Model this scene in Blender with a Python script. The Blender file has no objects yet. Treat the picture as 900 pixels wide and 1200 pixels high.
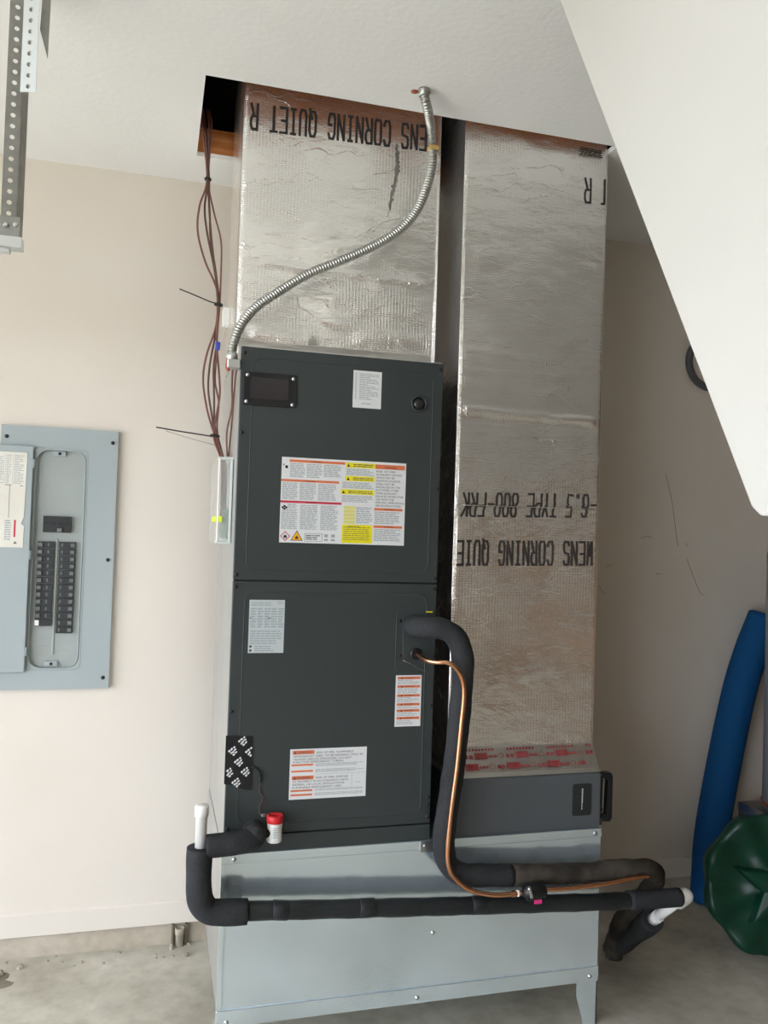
import bpy, bmesh, math, random
from mathutils import Vector, Matrix

SC = bpy.context.scene
COL = SC.collection
PI = math.pi
rnd = random.Random(7)

# ------------------------------------------------------------------ camera
FPX, YAW, PITCH, ROLL = 968.536, 0.2689, 0.0261, 0.0319
CAM = Vector((0.0, -3.0589, 1.4835))
fw = Vector((math.sin(YAW) * math.cos(PITCH), math.cos(YAW) * math.cos(PITCH), math.sin(PITCH)))
rt = Vector((math.cos(YAW), -math.sin(YAW), 0))
up = rt.cross(fw)
r2 = rt * math.cos(ROLL) + up * math.sin(ROLL)
u2 = -rt * math.sin(ROLL) + up * math.cos(ROLL)
cd = bpy.data.cameras.new('camera')
cd.sensor_fit = 'VERTICAL'
cd.sensor_height = 36.0
cd.lens = FPX * 36.0 / 1200.0
cd.clip_start = 0.05
cam = bpy.data.objects.new('camera', cd)
M3 = Matrix((r2, u2, -fw)).transposed()
cam.matrix_world = Matrix.Translation(CAM) @ M3.to_4x4()
COL.objects.link(cam)
SC.camera = cam

# ------------------------------------------------------------------ light
w = bpy.data.worlds.new('world')
SC.world = w
w.use_nodes = True
bg = w.node_tree.nodes['Background']
bg.inputs['Color'].default_value = (0.88, 0.955, 1.09, 1)
bg.inputs['Strength'].default_value = 9.0

ROOM_L, ROOM_R, ROOM_F, CEIL = -2.7, 3.6, -6.6, 2.74
DOOR_Y0, DOOR_Y1, DOOR_Z = -6.3, -0.55, 2.2
ld = bpy.data.lights.new('garage_door_daylight', 'AREA')
ld.shape = 'RECTANGLE'
ld.size = DOOR_Y1 - DOOR_Y0
ld.size_y = DOOR_Z
ld.energy = 80
ld.cycles.is_portal = True
ld.color = (0.93, 0.975, 1.0)
lo = bpy.data.objects.new('garage_door_daylight', ld)
lo.location = (ROOM_L - 0.22, (DOOR_Y0 + DOOR_Y1) / 2, DOOR_Z / 2)
lo.rotation_euler = Vector((1, 0, 0)).to_track_quat('-Z', 'Z').to_euler()
COL.objects.link(lo)

sd_ = bpy.data.lights.new('sun', 'SUN')
sd_.energy = 3.5
sd_.angle = 0.02
sd_.color = (1.0, 0.98, 0.95)
so = bpy.data.objects.new('sun', sd_)
so.rotation_euler = Vector((0.42, 0.10, -1.0)).to_track_quat('-Z', 'Y').to_euler()
so.location = (-8, -3, 9)
COL.objects.link(so)

SC.view_settings.view_transform = 'Standard'
SC.view_settings.look = 'None'
SC.view_settings.gamma = 1.0
SC.view_settings.use_curve_mapping = False
SC.view_settings.exposure = -0.10

# ------------------------------------------------------------------ materials
MATS = {}


def srgb(h):
    h = h.lstrip('#')
    out = []
    for i in (0, 2, 4):
        c = int(h[i:i + 2], 16) / 255
        out.append(c / 12.92 if c <= 0.04045 else ((c + 0.055) / 1.055) ** 2.4)
    return (*out, 1)


def mat(name, col, rough=0.6, metal=0.0, var=None, vscale=4.0, vdetail=4.0, bump=0.0, bscale=60.0,
        bdetail=3.0, spec=0.5, trans=0.0, alpha=1.0, coat=0.0, rvar=0.0, stretch=(1, 1, 1), ior=1.45):
    m = bpy.data.materials.new(name)
    m.use_nodes = True
    nt = m.node_tree
    b = nt.nodes['Principled BSDF']
    c = srgb(col) if isinstance(col, str) else col
    b.inputs['Base Color'].default_value = c
    b.inputs['Roughness'].default_value = rough
    b.inputs['Metallic'].default_value = metal
    b.inputs['Specular IOR Level'].default_value = spec
    b.inputs['Transmission Weight'].default_value = trans
    b.inputs['Alpha'].default_value = alpha
    b.inputs['Coat Weight'].default_value = coat
    b.inputs['IOR'].default_value = ior
    tc = nt.nodes.new('ShaderNodeTexCoord')
    mp = nt.nodes.new('ShaderNodeMapping')
    mp.inputs['Scale'].default_value = stretch
    nt.links.new(tc.outputs['Object'], mp.inputs['Vector'])
    if var:
        n = nt.nodes.new('ShaderNodeTexNoise')
        n.inputs['Scale'].default_value = vscale
        n.inputs['Detail'].default_value = vdetail
        nt.links.new(mp.outputs['Vector'], n.inputs['Vector'])
        r = nt.nodes.new('ShaderNodeValToRGB')
        r.color_ramp.elements[0].position = 0.35
        r.color_ramp.elements[1].position = 0.68
        r.color_ramp.elements[0].color = srgb(var) if isinstance(var, str) else var
        r.color_ramp.elements[1].color = c
        nt.links.new(n.outputs['Fac'], r.inputs['Fac'])
        nt.links.new(r.outputs['Color'], b.inputs['Base Color'])
        if rvar:
            mr = nt.nodes.new('ShaderNodeMapRange')
            mr.inputs['To Min'].default_value = rough - rvar
            mr.inputs['To Max'].default_value = rough + rvar
            nt.links.new(n.outputs['Fac'], mr.inputs['Value'])
            nt.links.new(mr.outputs['Result'], b.inputs['Roughness'])
    if bump:
        n2 = nt.nodes.new('ShaderNodeTexNoise')
        n2.inputs['Scale'].default_value = bscale
        n2.inputs['Detail'].default_value = bdetail
        nt.links.new(mp.outputs['Vector'], n2.inputs['Vector'])
        bp = nt.nodes.new('ShaderNodeBump')
        bp.inputs['Strength'].default_value = bump
        bp.inputs['Distance'].default_value = 0.01
        nt.links.new(n2.outputs['Fac'], bp.inputs['Height'])
        nt.links.new(bp.outputs['Normal'], b.inputs['Normal'])
    MATS[name] = m
    return m


mat('wall_paint', '#ddd5ca', 0.75, var='#d7cec2', vscale=1.3, bump=0.05, bscale=140, spec=0.25)
mat('ceiling_paint', '#f1f1f0', 0.8, var='#eaeae8', vscale=1.1, bump=0.11, bscale=55, spec=0.2)
mat('white_paint', '#c5c3be', 0.7, var='#c1bfb9', vscale=1.5, bump=0.04, bscale=120, spec=0.25)
mat('baseboard_paint', '#ded6cb', 0.6)
mat('far_wall', '#80674e', 0.85)
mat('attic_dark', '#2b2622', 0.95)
mat('lumber', '#c98a52', 0.7, var='#a5632f', vscale=6, vdetail=8, stretch=(1, 8, 8))
mat('lumber_dark', '#d58a52', 0.75, var='#bb6c38', vscale=5, vdetail=8, stretch=(1, 8, 8))
mat('charcoal_paint', '#373d3d', 0.42, bump=0.02, bscale=300, spec=0.45)
mat('charcoal_dark', '#26292a', 0.5)
mat('filter_paint', '#54585b', 0.4, bump=0.02, bscale=300)
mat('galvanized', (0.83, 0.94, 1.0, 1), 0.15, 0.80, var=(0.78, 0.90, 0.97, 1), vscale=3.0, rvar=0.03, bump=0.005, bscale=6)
mat('galvanized_side_sheen', (0.56, 0.56, 0.54, 1), 0.42, 0.85, var=(0.51, 0.51, 0.49, 1), vscale=5)  # plenum sides; also stands for the bright reflection on the cabinet side
mat('zinc', (0.66, 0.68, 0.69, 1), 0.3, 1.0)
mat('steel_strap', (0.36, 0.36, 0.34, 1), 0.45, 0.9, var=(0.30, 0.30, 0.28, 1), vscale=30)
mat('steel_strap_lit', (0.78, 0.83, 0.86, 1), 0.4, 0.75)  # lighter copy of strap steel: light on the short angle put in colour
mat('conduit_steel', (0.44, 0.44, 0.42, 1), 0.38, 1.0)
mat('panel_grey', '#a2aaab', 0.5, spec=0.4, var='#9da6a7', vscale=2)
mat('panel_plate', '#9ea4a1', 0.55, var='#989e9a', vscale=5)
mat('black_plastic', '#17181a', 0.4)
mat('breaker_black', '#2a2c2d', 0.5)
mat('toggle_grey', '#6c7070', 0.5)
mat('white_plastic', '#eeeeea', 0.4)
mat('pvc_white', '#ecebe6', 0.35)
mat('paper', '#dbdcdc', 0.6)
mat('paper_old', '#dedad0', 0.7, var='#d5d0c4', vscale=8)
mat('foil_label', '#b9c0c1', 0.45)
mat('ink_grey', '#9aa1a3', 0.7)
mat('ink_dark', '#4d5153', 0.7)
mat('ink_black', '#232323', 0.7)
mat('ink_stamp', '#35312f', 0.75)
mat('orange_print', '#d8754c', 0.6)
mat('red_print', '#c4374a', 0.6)
mat('yellow_print', '#e6d813', 0.6)
mat('amber_print', '#e8a623', 0.6)
mat('pale_yellow_print', '#d8d17a', 0.6)
mat('tape_red', '#8e3238', 0.5, 0.2, var='#a85a58', vscale=50)
mat('foam_black', '#2f3031', 0.85, bump=0.3, bscale=160, spec=0.2, var='#37383a', vscale=10)
mat('foam_dusty', '#524b43', 0.9, bump=0.35, bscale=120, spec=0.15, var='#33302c', vscale=14, vdetail=6)
mat('wrap_black', '#191b1c', 0.45, bump=0.3, bscale=40, var='#24282a', vscale=12)
mat('copper', (0.80, 0.42, 0.25, 1), 0.24, 1.0, var=(0.70, 0.33, 0.18, 1), vscale=12)
mat('cable_brown', '#7d5246', 0.6, var='#69423a', vscale=14)
mat('cable_dark', '#5b4038', 0.6)
mat('tie_black', '#1d1b19', 0.5)
mat('blue_plastic', '#2e3f9a', 0.5)
mat('lime_sticker', '#cfe02a', 0.5)
mat('red_plastic', '#c8242a', 0.4)
mat('rim_plastic', '#c3c9c8', 0.4)
mat('clear_plastic', '#e6ebe6', 0.08, alpha=0.16, spec=0.5)
mat('glass_dark', '#2c292b', 0.12, coat=0.4)
mat('circuit_green', '#4c6a55', 0.5)
mat('noodle_blue', '#0c4a7c', 0.8, bump=0.1, bscale=200, spec=0.25)
mat('green_plastic', '#08402e', 0.38, var='#063526', vscale=6)
mat('heater_grey', '#7d8083', 0.4, spec=0.5)
mat('ring_grey', '#55575a', 0.6)
mat('magenta_print', '#d8347e', 0.5)
mat('tan_tape', '#c2a25c', 0.6)
mat('copper_tag', '#a8553a', 0.5)
mat('debris', '#b9b0a2', 0.9, var='#8a8073', vscale=60)
mat('smear', '#8d8a85', 0.5, 0.4, var='#716e6a', vscale=38, vdetail=8, stretch=(2, 1, 0.5))
mat('scuff', '#8d877c', 0.8)
mat('foil_tape', (0.80, 0.79, 0.77, 1), 0.28, 1.0, bump=0.45, bscale=32)


def concrete(name, c1, c2, c3):
    m = bpy.data.materials.new(name)
    m.use_nodes = True
    nt = m.node_tree
    N, L = nt.nodes, nt.links
    b = N['Principled BSDF']
    b.inputs['Roughness'].default_value = 0.75
    b.inputs['Specular IOR Level'].default_value = 0.3
    tc = N.new('ShaderNodeTexCoord')
    n1 = N.new('ShaderNodeTexNoise'); n1.inputs['Scale'].default_value = 3.2; n1.inputs['Detail'].default_value = 9; n1.inputs['Roughness'].default_value = 0.6
    n2 = N.new('ShaderNodeTexNoise'); n2.inputs['Scale'].default_value = 22; n2.inputs['Detail'].default_value = 8
    L.new(tc.outputs['Object'], n1.inputs['Vector']); L.new(tc.outputs['Object'], n2.inputs['Vector'])
    r = N.new('ShaderNodeValToRGB')
    e = r.color_ramp.elements
    e[0].position = 0.3; e[0].color = srgb(c1)
    e[1].position = 0.7; e[1].color = srgb(c3)
    e2 = r.color_ramp.elements.new(0.5); e2.color = srgb(c2)
    L.new(n1.outputs['Fac'], r.inputs['Fac'])
    mx = N.new('ShaderNodeMix'); mx.data_type = 'RGBA'; mx.blend_type = 'MULTIPLY'; mx.inputs[0].default_value = 0.5
    r2_ = N.new('ShaderNodeValToRGB'); r2_.color_ramp.elements[0].position = 0.25; r2_.color_ramp.elements[0].color = (0.62, 0.6, 0.57, 1)
    r2_.color_ramp.elements[1].position = 0.6
    L.new(n2.outputs['Fac'], r2_.inputs['Fac'])
    L.new(r.outputs['Color'], mx.inputs[6]); L.new(r2_.outputs['Color'], mx.inputs[7])
    L.new(mx.outputs[2], b.inputs['Base Color'])
    bp = N.new('ShaderNodeBump'); bp.inputs['Strength'].default_value = 0.25; bp.inputs['Distance'].default_value = 0.006
    L.new(n2.outputs['Fac'], bp.inputs['Height']); L.new(bp.outputs['Normal'], b.inputs['Normal'])
    MATS[name] = m


concrete('concrete_floor', '#a8a292', '#bfbaab', '#d2cdc0')
concrete('concrete_curb', '#a39886', '#b8ae9d', '#c6bdad')
concrete('stain', '#6b6354', '#7c7464', '#948c7c')


def foil(name, base, rough):
    m = bpy.data.materials.new(name)
    m.use_nodes = True
    nt = m.node_tree
    N, L = nt.nodes, nt.links
    b = N['Principled BSDF']
    b.inputs['Base Color'].default_value = base
    b.inputs['Metallic'].default_value = 0.94
    b.inputs['Roughness'].default_value = rough
    tc = N.new('ShaderNodeTexCoord')
    # scrim: reinforcing threads pressed through the foil
    sp = N.new('ShaderNodeSeparateXYZ')
    L.new(tc.outputs['Object'], sp.inputs[0])

    def wave(sock, scale):
        mlt = N.new('ShaderNodeMath'); mlt.operation = 'MULTIPLY'; mlt.inputs[1].default_value = scale
        L.new(sock, mlt.inputs[0])
        s = N.new('ShaderNodeMath'); s.operation = 'SINE'
        L.new(mlt.outputs[0], s.inputs[0])
        p = N.new('ShaderNodeMath'); p.operation = 'POWER'; p.inputs[1].default_value = 8
        ab = N.new('ShaderNodeMath'); ab.operation = 'ABSOLUTE'
        L.new(s.outputs[0], ab.inputs[0]); L.new(ab.outputs[0], p.inputs[0])
        return p.outputs[0]
    wx = wave(sp.outputs['X'], PI / 0.010)
    wz = wave(sp.outputs['Z'], PI / 0.0055)
    mxn = N.new('ShaderNodeMath'); mxn.operation = 'MAXIMUM'
    L.new(wx, mxn.inputs[0]); L.new(wz, mxn.inputs[1])
    nb = N.new('ShaderNodeTexNoise'); nb.inputs['Scale'].default_value = 5.5; nb.inputs['Detail'].default_value = 5; nb.inputs['Roughness'].default_value = 0.62
    mp = N.new('ShaderNodeMapping'); mp.inputs['Scale'].default_value = (0.8, 1, 2.2)
    L.new(tc.outputs['Object'], mp.inputs['Vector']); L.new(mp.outputs[0], nb.inputs['Vector'])
    # scrim shows only in patches
    msk = N.new('ShaderNodeTexNoise'); msk.inputs['Scale'].default_value = 4.0
    L.new(tc.outputs['Object'], msk.inputs['Vector'])
    mr = N.new('ShaderNodeMapRange'); mr.inputs['From Min'].default_value = 0.4; mr.inputs['From Max'].default_value = 0.62
    L.new(msk.outputs['Fac'], mr.inputs['Value'])
    sm = N.new('ShaderNodeMath'); sm.operation = 'MULTIPLY'
    L.new(mxn.outputs[0], sm.inputs[0]); L.new(mr.outputs[0], sm.inputs[1])
    b1 = N.new('ShaderNodeBump'); b1.inputs['Strength'].default_value = 0.30; b1.inputs['Distance'].default_value = 0.0028
    L.new(sm.outputs[0], b1.inputs['Height'])
    b2 = N.new('ShaderNodeBump'); b2.inputs['Strength'].default_value = 0.30; b2.inputs['Distance'].default_value = 0.02
    L.new(nb.outputs['Fac'], b2.inputs['Height'])
    L.new(b1.outputs['Normal'], b2.inputs['Normal'])
    # sharp little creases
    vo = N.new('ShaderNodeTexVoronoi'); vo.feature = 'DISTANCE_TO_EDGE'; vo.inputs['Scale'].default_value = 9
    nd = N.new('ShaderNodeTexNoise'); nd.inputs['Scale'].default_value = 6
    ad = N.new('ShaderNodeVectorMath'); ad.operation = 'MULTIPLY_ADD'
    ad.inputs[1].default_value = (0.35, 0.35, 0.35)
    L.new(tc.outputs['Object'], nd.inputs['Vector'])
    L.new(nd.outputs['Color'], ad.inputs[0]); L.new(mp.outputs[0], ad.inputs[2])
    L.new(ad.outputs[0], vo.inputs['Vector'])
    cr = N.new('ShaderNodeMapRange'); cr.inputs['From Max'].default_value = 0.035
    cr.inputs['To Min'].default_value = 1; cr.inputs['To Max'].default_value = 0
    L.new(vo.outputs['Distance'], cr.inputs['Value'])
    cm = N.new('ShaderNodeMath'); cm.operation = 'MULTIPLY'
    L.new(cr.outputs[0], cm.inputs[0])
    inv = N.new('ShaderNodeMapRange'); inv.inputs['From Min'].default_value = 0.5; inv.inputs['From Max'].default_value = 0.68
    L.new(nb.outputs['Fac'], inv.inputs['Value']); L.new(inv.outputs[0], cm.inputs[1])
    b3 = N.new('ShaderNodeBump'); b3.inputs['Strength'].default_value = 0.35; b3.inputs['Distance'].default_value = 0.004
    L.new(cm.outputs[0], b3.inputs['Height'])
    L.new(b2.outputs['Normal'], b3.inputs['Normal'])
    L.new(b3.outputs['Normal'], b.inputs['Normal'])
    MATS[name] = m


foil('foil', (0.95, 0.935, 0.915, 1), 0.25)


# ------------------------------------------------------------------ geometry helpers
class MB:
    def __init__(self):
        self.v, self.f, self.s = [], [], []

    def add(self, vs, fs, smooth=False):
        o = len(self.v)
        self.v += [Vector(p) for p in vs]
        for f in fs:
            self.f.append([o + i for i in f]); self.s.append(smooth)
        return self

    def box(self, x0, x1, y0, y1, z0, z1):
        vs = [(x, y, z) for z in (z0, z1) for y in (y0, y1) for x in (x0, x1)]
        return self.add(vs, [(0, 2, 3, 1), (4, 5, 7, 6), (0, 1, 5, 4), (2, 6, 7, 3), (0, 4, 6, 2), (1, 3, 7, 5)])

    def tube(self, pts, r, n=12, caps=True, res=6, smooth=True, closed=False, rfun=None):
        P = catmull(pts, res) if res > 1 else [Vector(p) for p in pts]
        T = []
        for i in range(len(P)):
            a = P[max(0, i - 1)]; b = P[min(len(P) - 1, i + 1)]
            T.append((b - a).normalized())
        ref = Vector((0, 0, 1)) if abs(T[0].z) < 0.9 else Vector((1, 0, 0))
        u = T[0].cross(ref).normalized()
        o = len(self.v); dist = 0
        for i, p in enumerate(P):
            if i:
                dist += (P[i] - P[i - 1]).length
                u = (u - T[i] * u.dot(T[i])).normalized()
            vv = T[i].cross(u)
            rr = r[min(i * len(r) // len(P), len(r) - 1)] if isinstance(r, (list, tuple)) else r
            if rfun: rr = rfun(rr, dist)
            for k in range(n):
                a = 2 * PI * k / n
                self.v.append(p + (u * math.cos(a) + vv * math.sin(a)) * rr)
        for i in range(len(P) - 1):
            for k in range(n):
                k2 = (k + 1) % n
                self.f.append([o + i * n + k, o + i * n + k2, o + (i + 1) * n + k2, o + (i + 1) * n + k]); self.s.append(smooth)
        if caps:
            self.f.append([o + k for k in range(n)][::-1]); self.s.append(False)
            self.f.append([o + (len(P) - 1) * n + k for k in range(n)]); self.s.append(False)
        return self

    def lathe(self, prof, origin, axis, n=24, smooth=True):
        ax = Vector(axis).normalized()
        ref = Vector((0, 0, 1)) if abs(ax.z) < 0.9 else Vector((1, 0, 0))
        u = ax.cross(ref).normalized(); vv = ax.cross(u)
        O = Vector(origin); o = len(self.v)
        for (r, h) in prof:
            for k in range(n):
                a = 2 * PI * k / n
                self.v.append(O + ax * h + (u * math.cos(a) + vv * math.sin(a)) * r)
        for i in range(len(prof) - 1):
            for k in range(n):
                k2 = (k + 1) % n
                self.f.append([o + i * n + k, o + i * n + k2, o + (i + 1) * n + k2, o + (i + 1) * n + k]); self.s.append(smooth)
        if prof[0][0] > 1e-6:
            self.f.append([o + k for k in range(n)][::-1]); self.s.append(False)
        if prof[-1][0] > 1e-6:
            self.f.append([o + (len(prof) - 1) * n + k for k in range(n)]); self.s.append(False)
        return self

    def prism(self, poly, axis, a, b):
        """poly: 2-D points; axis 0 -> (y,z) extruded along x, 1 -> (x,z) along y, 2 -> (x,y) along z"""
        def P(q, h):
            return {0: (h, q[0], q[1]), 1: (q[0], h, q[1]), 2: (q[0], q[1], h)}[axis]
        n = len(poly)
        vs = [P(q, a) for q in poly] + [P(q, b) for q in poly]
        fs = [list(range(n))[::-1], list(range(n, 2 * n))]
        fs += [(i, (i + 1) % n, n + (i + 1) % n, n + i) for i in range(n)]
        return self.add(vs, fs)

    def build(self, name, material, parent=None, bevel=0.0, seg=2, origin=None, recalc=True):
        if parent is not None:
            off = world_loc(parent)
        elif origin is not None:
            off = Vector(origin)
        else:
            xs = [p.x for p in self.v]; ys = [p.y for p in self.v]; zs = [p.z for p in self.v]
            off = Vector(((min(xs) + max(xs)) / 2, (min(ys) + max(ys)) / 2, min(zs)))
        me = bpy.data.meshes.new(name)
        me.from_pydata([tuple(p - off) for p in self.v], [], self.f)
        me.polygons.foreach_set('use_smooth', self.s)
        me.materials.append(MATS[material])
        if recalc:
            bm = bmesh.new(); bm.from_mesh(me)
            bmesh.ops.recalc_face_normals(bm, faces=bm.faces)
            bm.to_mesh(me); bm.free()
        ob = bpy.data.objects.new(name, me)
        COL.objects.link(ob)
        if parent is not None:
            ob.parent = parent
        else:
            ob.location = off
        if bevel:
            m = ob.modifiers.new('bevel', 'BEVEL'); m.width = bevel; m.segments = seg; m.limit_method = 'ANGLE'
        return ob


def world_loc(o):
    p = Vector((0, 0, 0))
    while o is not None:
        p += o.location; o = o.parent
    return p


def catmull(pts, res):
    P = [Vector(p) for p in pts]
    if len(P) < 3: return P
    Q = [P[0] * 2 - P[1]] + P + [P[-1] * 2 - P[-2]]
    out = []
    for i in range(1, len(Q) - 2):
        p0, p1, p2, p3 = Q[i - 1], Q[i], Q[i + 1], Q[i + 2]
        for k in range(res):
            t = k / res
            out.append(0.5 * ((2 * p1) + (p2 - p0) * t + (2 * p0 - 5 * p1 + 4 * p2 - p3) * t * t + (3 * p1 - p0 - 3 * p2 + p3) * t ** 3))
    out.append(P[-1])
    return out


def tag(o, label=None, cat=None, group=None, kind=None):
    if label: o['label'] = label
    if cat: o['category'] = cat
    if group: o['group'] = group
    if kind: o['kind'] = kind
    return o


def thing(name, label, cat, loc, group=None):
    o = bpy.data.objects.new(name, None)
    o.empty_display_size = 0.05
    COL.objects.link(o); o.location = loc
    return tag(o, label, cat, group)


def box(name, m, dims, parent=None, bevel=0.0, seg=2):
    return MB().box(*dims).build(name, m, parent, bevel, seg)


def share(name, mesh, parent, loc, label=None):
    o = bpy.data.objects.new(name, mesh)
    COL.objects.link(o); o.parent = parent
    o.location = Vector(loc) - world_loc(parent)
    if label: o['label'] = label
    return o


def local_mesh(name, mb, m):
    me = bpy.data.meshes.new(name)
    me.from_pydata([tuple(p) for p in mb.v], [], mb.f)
    me.polygons.foreach_set('use_smooth', mb.s)
    me.materials.append(MATS[m])
    bm = bmesh.new(); bm.from_mesh(me); bmesh.ops.recalc_face_normals(bm, faces=bm.faces); bm.to_mesh(me); bm.free()
    return me


def rrect(x0, x1, z0, z1, r, n=6):
    out = []
    for cx, cz, a0 in ((x1 - r, z1 - r, 0), (x0 + r, z1 - r, 90), (x0 + r, z0 + r, 180), (x1 - r, z0 + r, 270)):
        for k in range(n + 1):
            a = math.radians(a0 + 90 * k / n)
            out.append((cx + r * math.cos(a), cz + r * math.sin(a)))
    return out


SCREW_F = local_mesh('screw_head', MB().lathe([(0.0062, 0), (0.0062, 0.001), (0.0045, 0.0012), (0.0045, 0.004), (0.003, 0.0052), (0.0, 0.0056)], (0, 0, 0), (0, -1, 0), 10), 'zinc')
SCREW_D = local_mesh('screw_head_dark', MB().lathe([(0.0052, 0), (0.005, 0.002), (0.003, 0.0034), (0.0, 0.0038)], (0, 0, 0), (0, -1, 0), 10), 'black_plastic')


def text_geo(s):
    cu = bpy.data.curves.new('t', 'FONT')
    cu.body = s; cu.size = 1.0; cu.resolution_u = 2
    ob = bpy.data.objects.new('t', cu)
    me = ob.to_mesh()
    vs = [tuple(v.co) for v in me.vertices]; fs = [tuple(p.vertices) for p in me.polygons]
    ob.to_mesh_clear()
    bpy.data.objects.remove(ob); bpy.data.curves.remove(cu)
    return vs, fs


def text_to(mb, s, x0, x1, zb, h, y):
    """text of cap height h fitted between x0 and x1 on a plane facing -y"""
    vs, fs = text_geo(s)
    if not vs: return
    xa = min(v[0] for v in vs); xb = max(v[0] for v in vs)
    k = (x1 - x0) / (xb - xa)
    kz = h / 0.70
    mb.add([(x0 + (v[0] - xa) * k, y, zb + v[1] * kz) for v in vs], fs)


def strips(mb, x0, x1, z0, z1, n, y, fill=0.5, rag=0.25):
    """ragged lines of print too small to read"""
    p = (z1 - z0) / n
    for i in range(n):
        xe = x1 - (x1 - x0) * (rag * rnd.random() if rnd.random() < 0.6 else 0.02)
        zt = z1 - i * p - p * 0.2
        x = x0
        while x < xe - 0.002:
            L = min(rnd.uniform(0.006, 0.02), xe - x)
            mb.add([(x, y, zt - p * fill), (x + L, y, zt - p * fill), (x + L, y, zt), (x, y, zt)], [(0, 1, 2, 3)])
            x += L + 0.0018


def rect(mb, x0, x1, z0, z1, y):
    mb.add([(x0, y, z0), (x1, y, z0), (x1, y, z1), (x0, y, z1)], [(0, 1, 2, 3)])


# stencil-like narrow stroke font (unit box), used for the printing on the duct foil
G = {
    'O': [[(0.15, 0), (0, .15), (0, .85), (.15, 1), (.85, 1), (1, .85), (1, .15), (.85, 0), (.15, 0)]],
    'W': [[(0, 1), (.12, 0), (.5, .6), (.88, 0), (1, 1)]],
    'E': [[(1, 1), (0, 1), (0, 0), (1, 0)], [(0, .52), (.8, .52)]],
    'N': [[(0, 0), (0, 1), (1, 0), (1, 1)]],
    'S': [[(1, .85), (.85, 1), (.15, 1), (0, .85), (0, .65), (.15, .53), (.85, .47), (1, .35), (1, .15), (.85, 0), (.15, 0), (0, .15)]],
    'C': [[(1, .8), (.8, 1), (.2, 1), (0, .8), (0, .2), (.2, 0), (.8, 0), (1, .2)]],
    'R': [[(0, 0), (0, 1), (.8, 1), (1, .85), (1, .62), (.8, .48), (0, .48)], [(.5, .48), (1, 0)]],
    'I': [[(.18, 1), (.82, 1)], [(.18, 0), (.82, 0)], [(.5, 0), (.5, 1)]],
    'G': [[(1, .8), (.8, 1), (.2, 1), (0, .8), (0, .2), (.2, 0), (.8, 0), (1, .2), (1, .45), (.55, .45)]],
    'Q': [[(0.2, 0), (0, .2), (0, .8), (.2, 1), (.8, 1), (1, .8), (1, .2), (.8, 0), (.2, 0)], [(.6, .3), (1, -.08)]],
    'U': [[(0, 1), (0, .2), (.2, 0), (.8, 0), (1, .2), (1, 1)]],
    'T': [[(0, 1), (1, 1)], [(.5, 0), (.5, 1)]],
    'Y': [[(0, 1), (.5, .5), (1, 1)], [(.5, .5), (.5, 0)]],
    'P': [[(0, 0), (0, 1), (.8, 1), (1, .85), (1, .6), (.8, .45), (0, .45)]],
    '8': [[(.2, .52), (0, .68), (0, .85), (.2, 1), (.8, 1), (1, .85), (1, .68), (.8, .52), (.2, .52), (0, .36), (0, .15), (.2, 0), (.8, 0), (1, .15), (1, .36), (.8, .52)]],
    '0': [[(0.2, 0), (0, .2), (0, .8), (.2, 1), (.8, 1), (1, .8), (1, .2), (.8, 0), (.2, 0)]],
    'F': [[(1, 1), (0, 1), (0, 0)], [(0, .52), (.8, .52)]],
    'K': [[(0, 0), (0, 1)], [(1, 1), (0, .45)], [(.25, .6), (1, 0)]],
    '-': [[(.05, .5), (.95, .5)]],
    '6': [[(1, .85), (.8, 1), (.2, 1), (0, .8), (0, .2), (.2, 0), (.8, 0), (1, .2), (1, .4), (.8, .55), (0, .55)]],
    '5': [[(1, 1), (.05, 1), (0, .55), (.8, .58), (1, .42), (1, .18), (.8, 0), (0, .05)]],
    '.': [[(.42, .02), (.58, .02), (.58, .14), (.42, .14), (.42, .02)]],
}


def stencil(par_, s, x_left, z_mid, adv, h, wch, yfun, th=0.0082, shear=0.0, split=None, xmin=-9, xmax=9):
    """text turned upside down: the last character stands at x_left, reading runs leftwards"""
    n = len(s)
    for ci, ch in enumerate(s):
        if ch == ' ': continue
        mb = MB()
        col = n - 1 - ci
        for line in G[ch]:
            for (a, b) in zip(line[:-1], line[1:]):
                segs = []
                K = 4
                for q in range(K):
                    segs.append(((a[0] + (b[0] - a[0]) * q / K, a[1] + (b[1] - a[1]) * q / K),
                                 (a[0] + (b[0] - a[0]) * (q + 1) / K, a[1] + (b[1] - a[1]) * (q + 1) / K)))
                for (p, q) in segs:
                    def W(t):
                        x = x_left + col * adv + (1 - t[0]) * wch
                        z = z_mid + (0.5 - t[1]) * h
                        if split and t[1] > 0.5:
                            x -= split; z -= 0.004
                        return Vector((x, 0, z + (x - x_left) * shear))
                    A, B = W(p), W(q)
                    d = (B - A)
                    if d.length < 1e-5 or d.length > 0.04 and split: continue
                    e = d.normalized()
                    A -= e * th * 0.4; B += e * th * 0.4
                    nn = Vector((-e.z, 0, e.x)) * th * 0.5
                    c = [A + nn, B + nn, B - nn, A - nn]
                    if min(t.x for t in c) < xmin or max(t.x for t in c) > xmax: continue
                    mb.add([(t.x, yfun(t.x, t.z), t.z) for t in c], [(0, 1, 2, 3)])
        if mb.v: mb.build('printed_letter', 'ink_stamp', par_, recalc=False)


# ------------------------------------------------------------------ the setting
def struct(name, o, label=None):
    o.name = name
    o['kind'] = 'structure'
    if label: o['label'] = label
    return o


T = 0.12
fl = struct('floor', box('floor', 'concrete_floor', (ROOM_L - T, ROOM_R + T, ROOM_F - T, 0.25, -0.2, 0.0)), 'bare grey concrete garage floor with dusty stains')
struct('floor_driveway', box('floor_driveway', 'concrete_floor', (ROOM_L - 14, ROOM_L - T, -14, 8, -0.2, -0.01)), 'concrete driveway outside the garage door')
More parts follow.
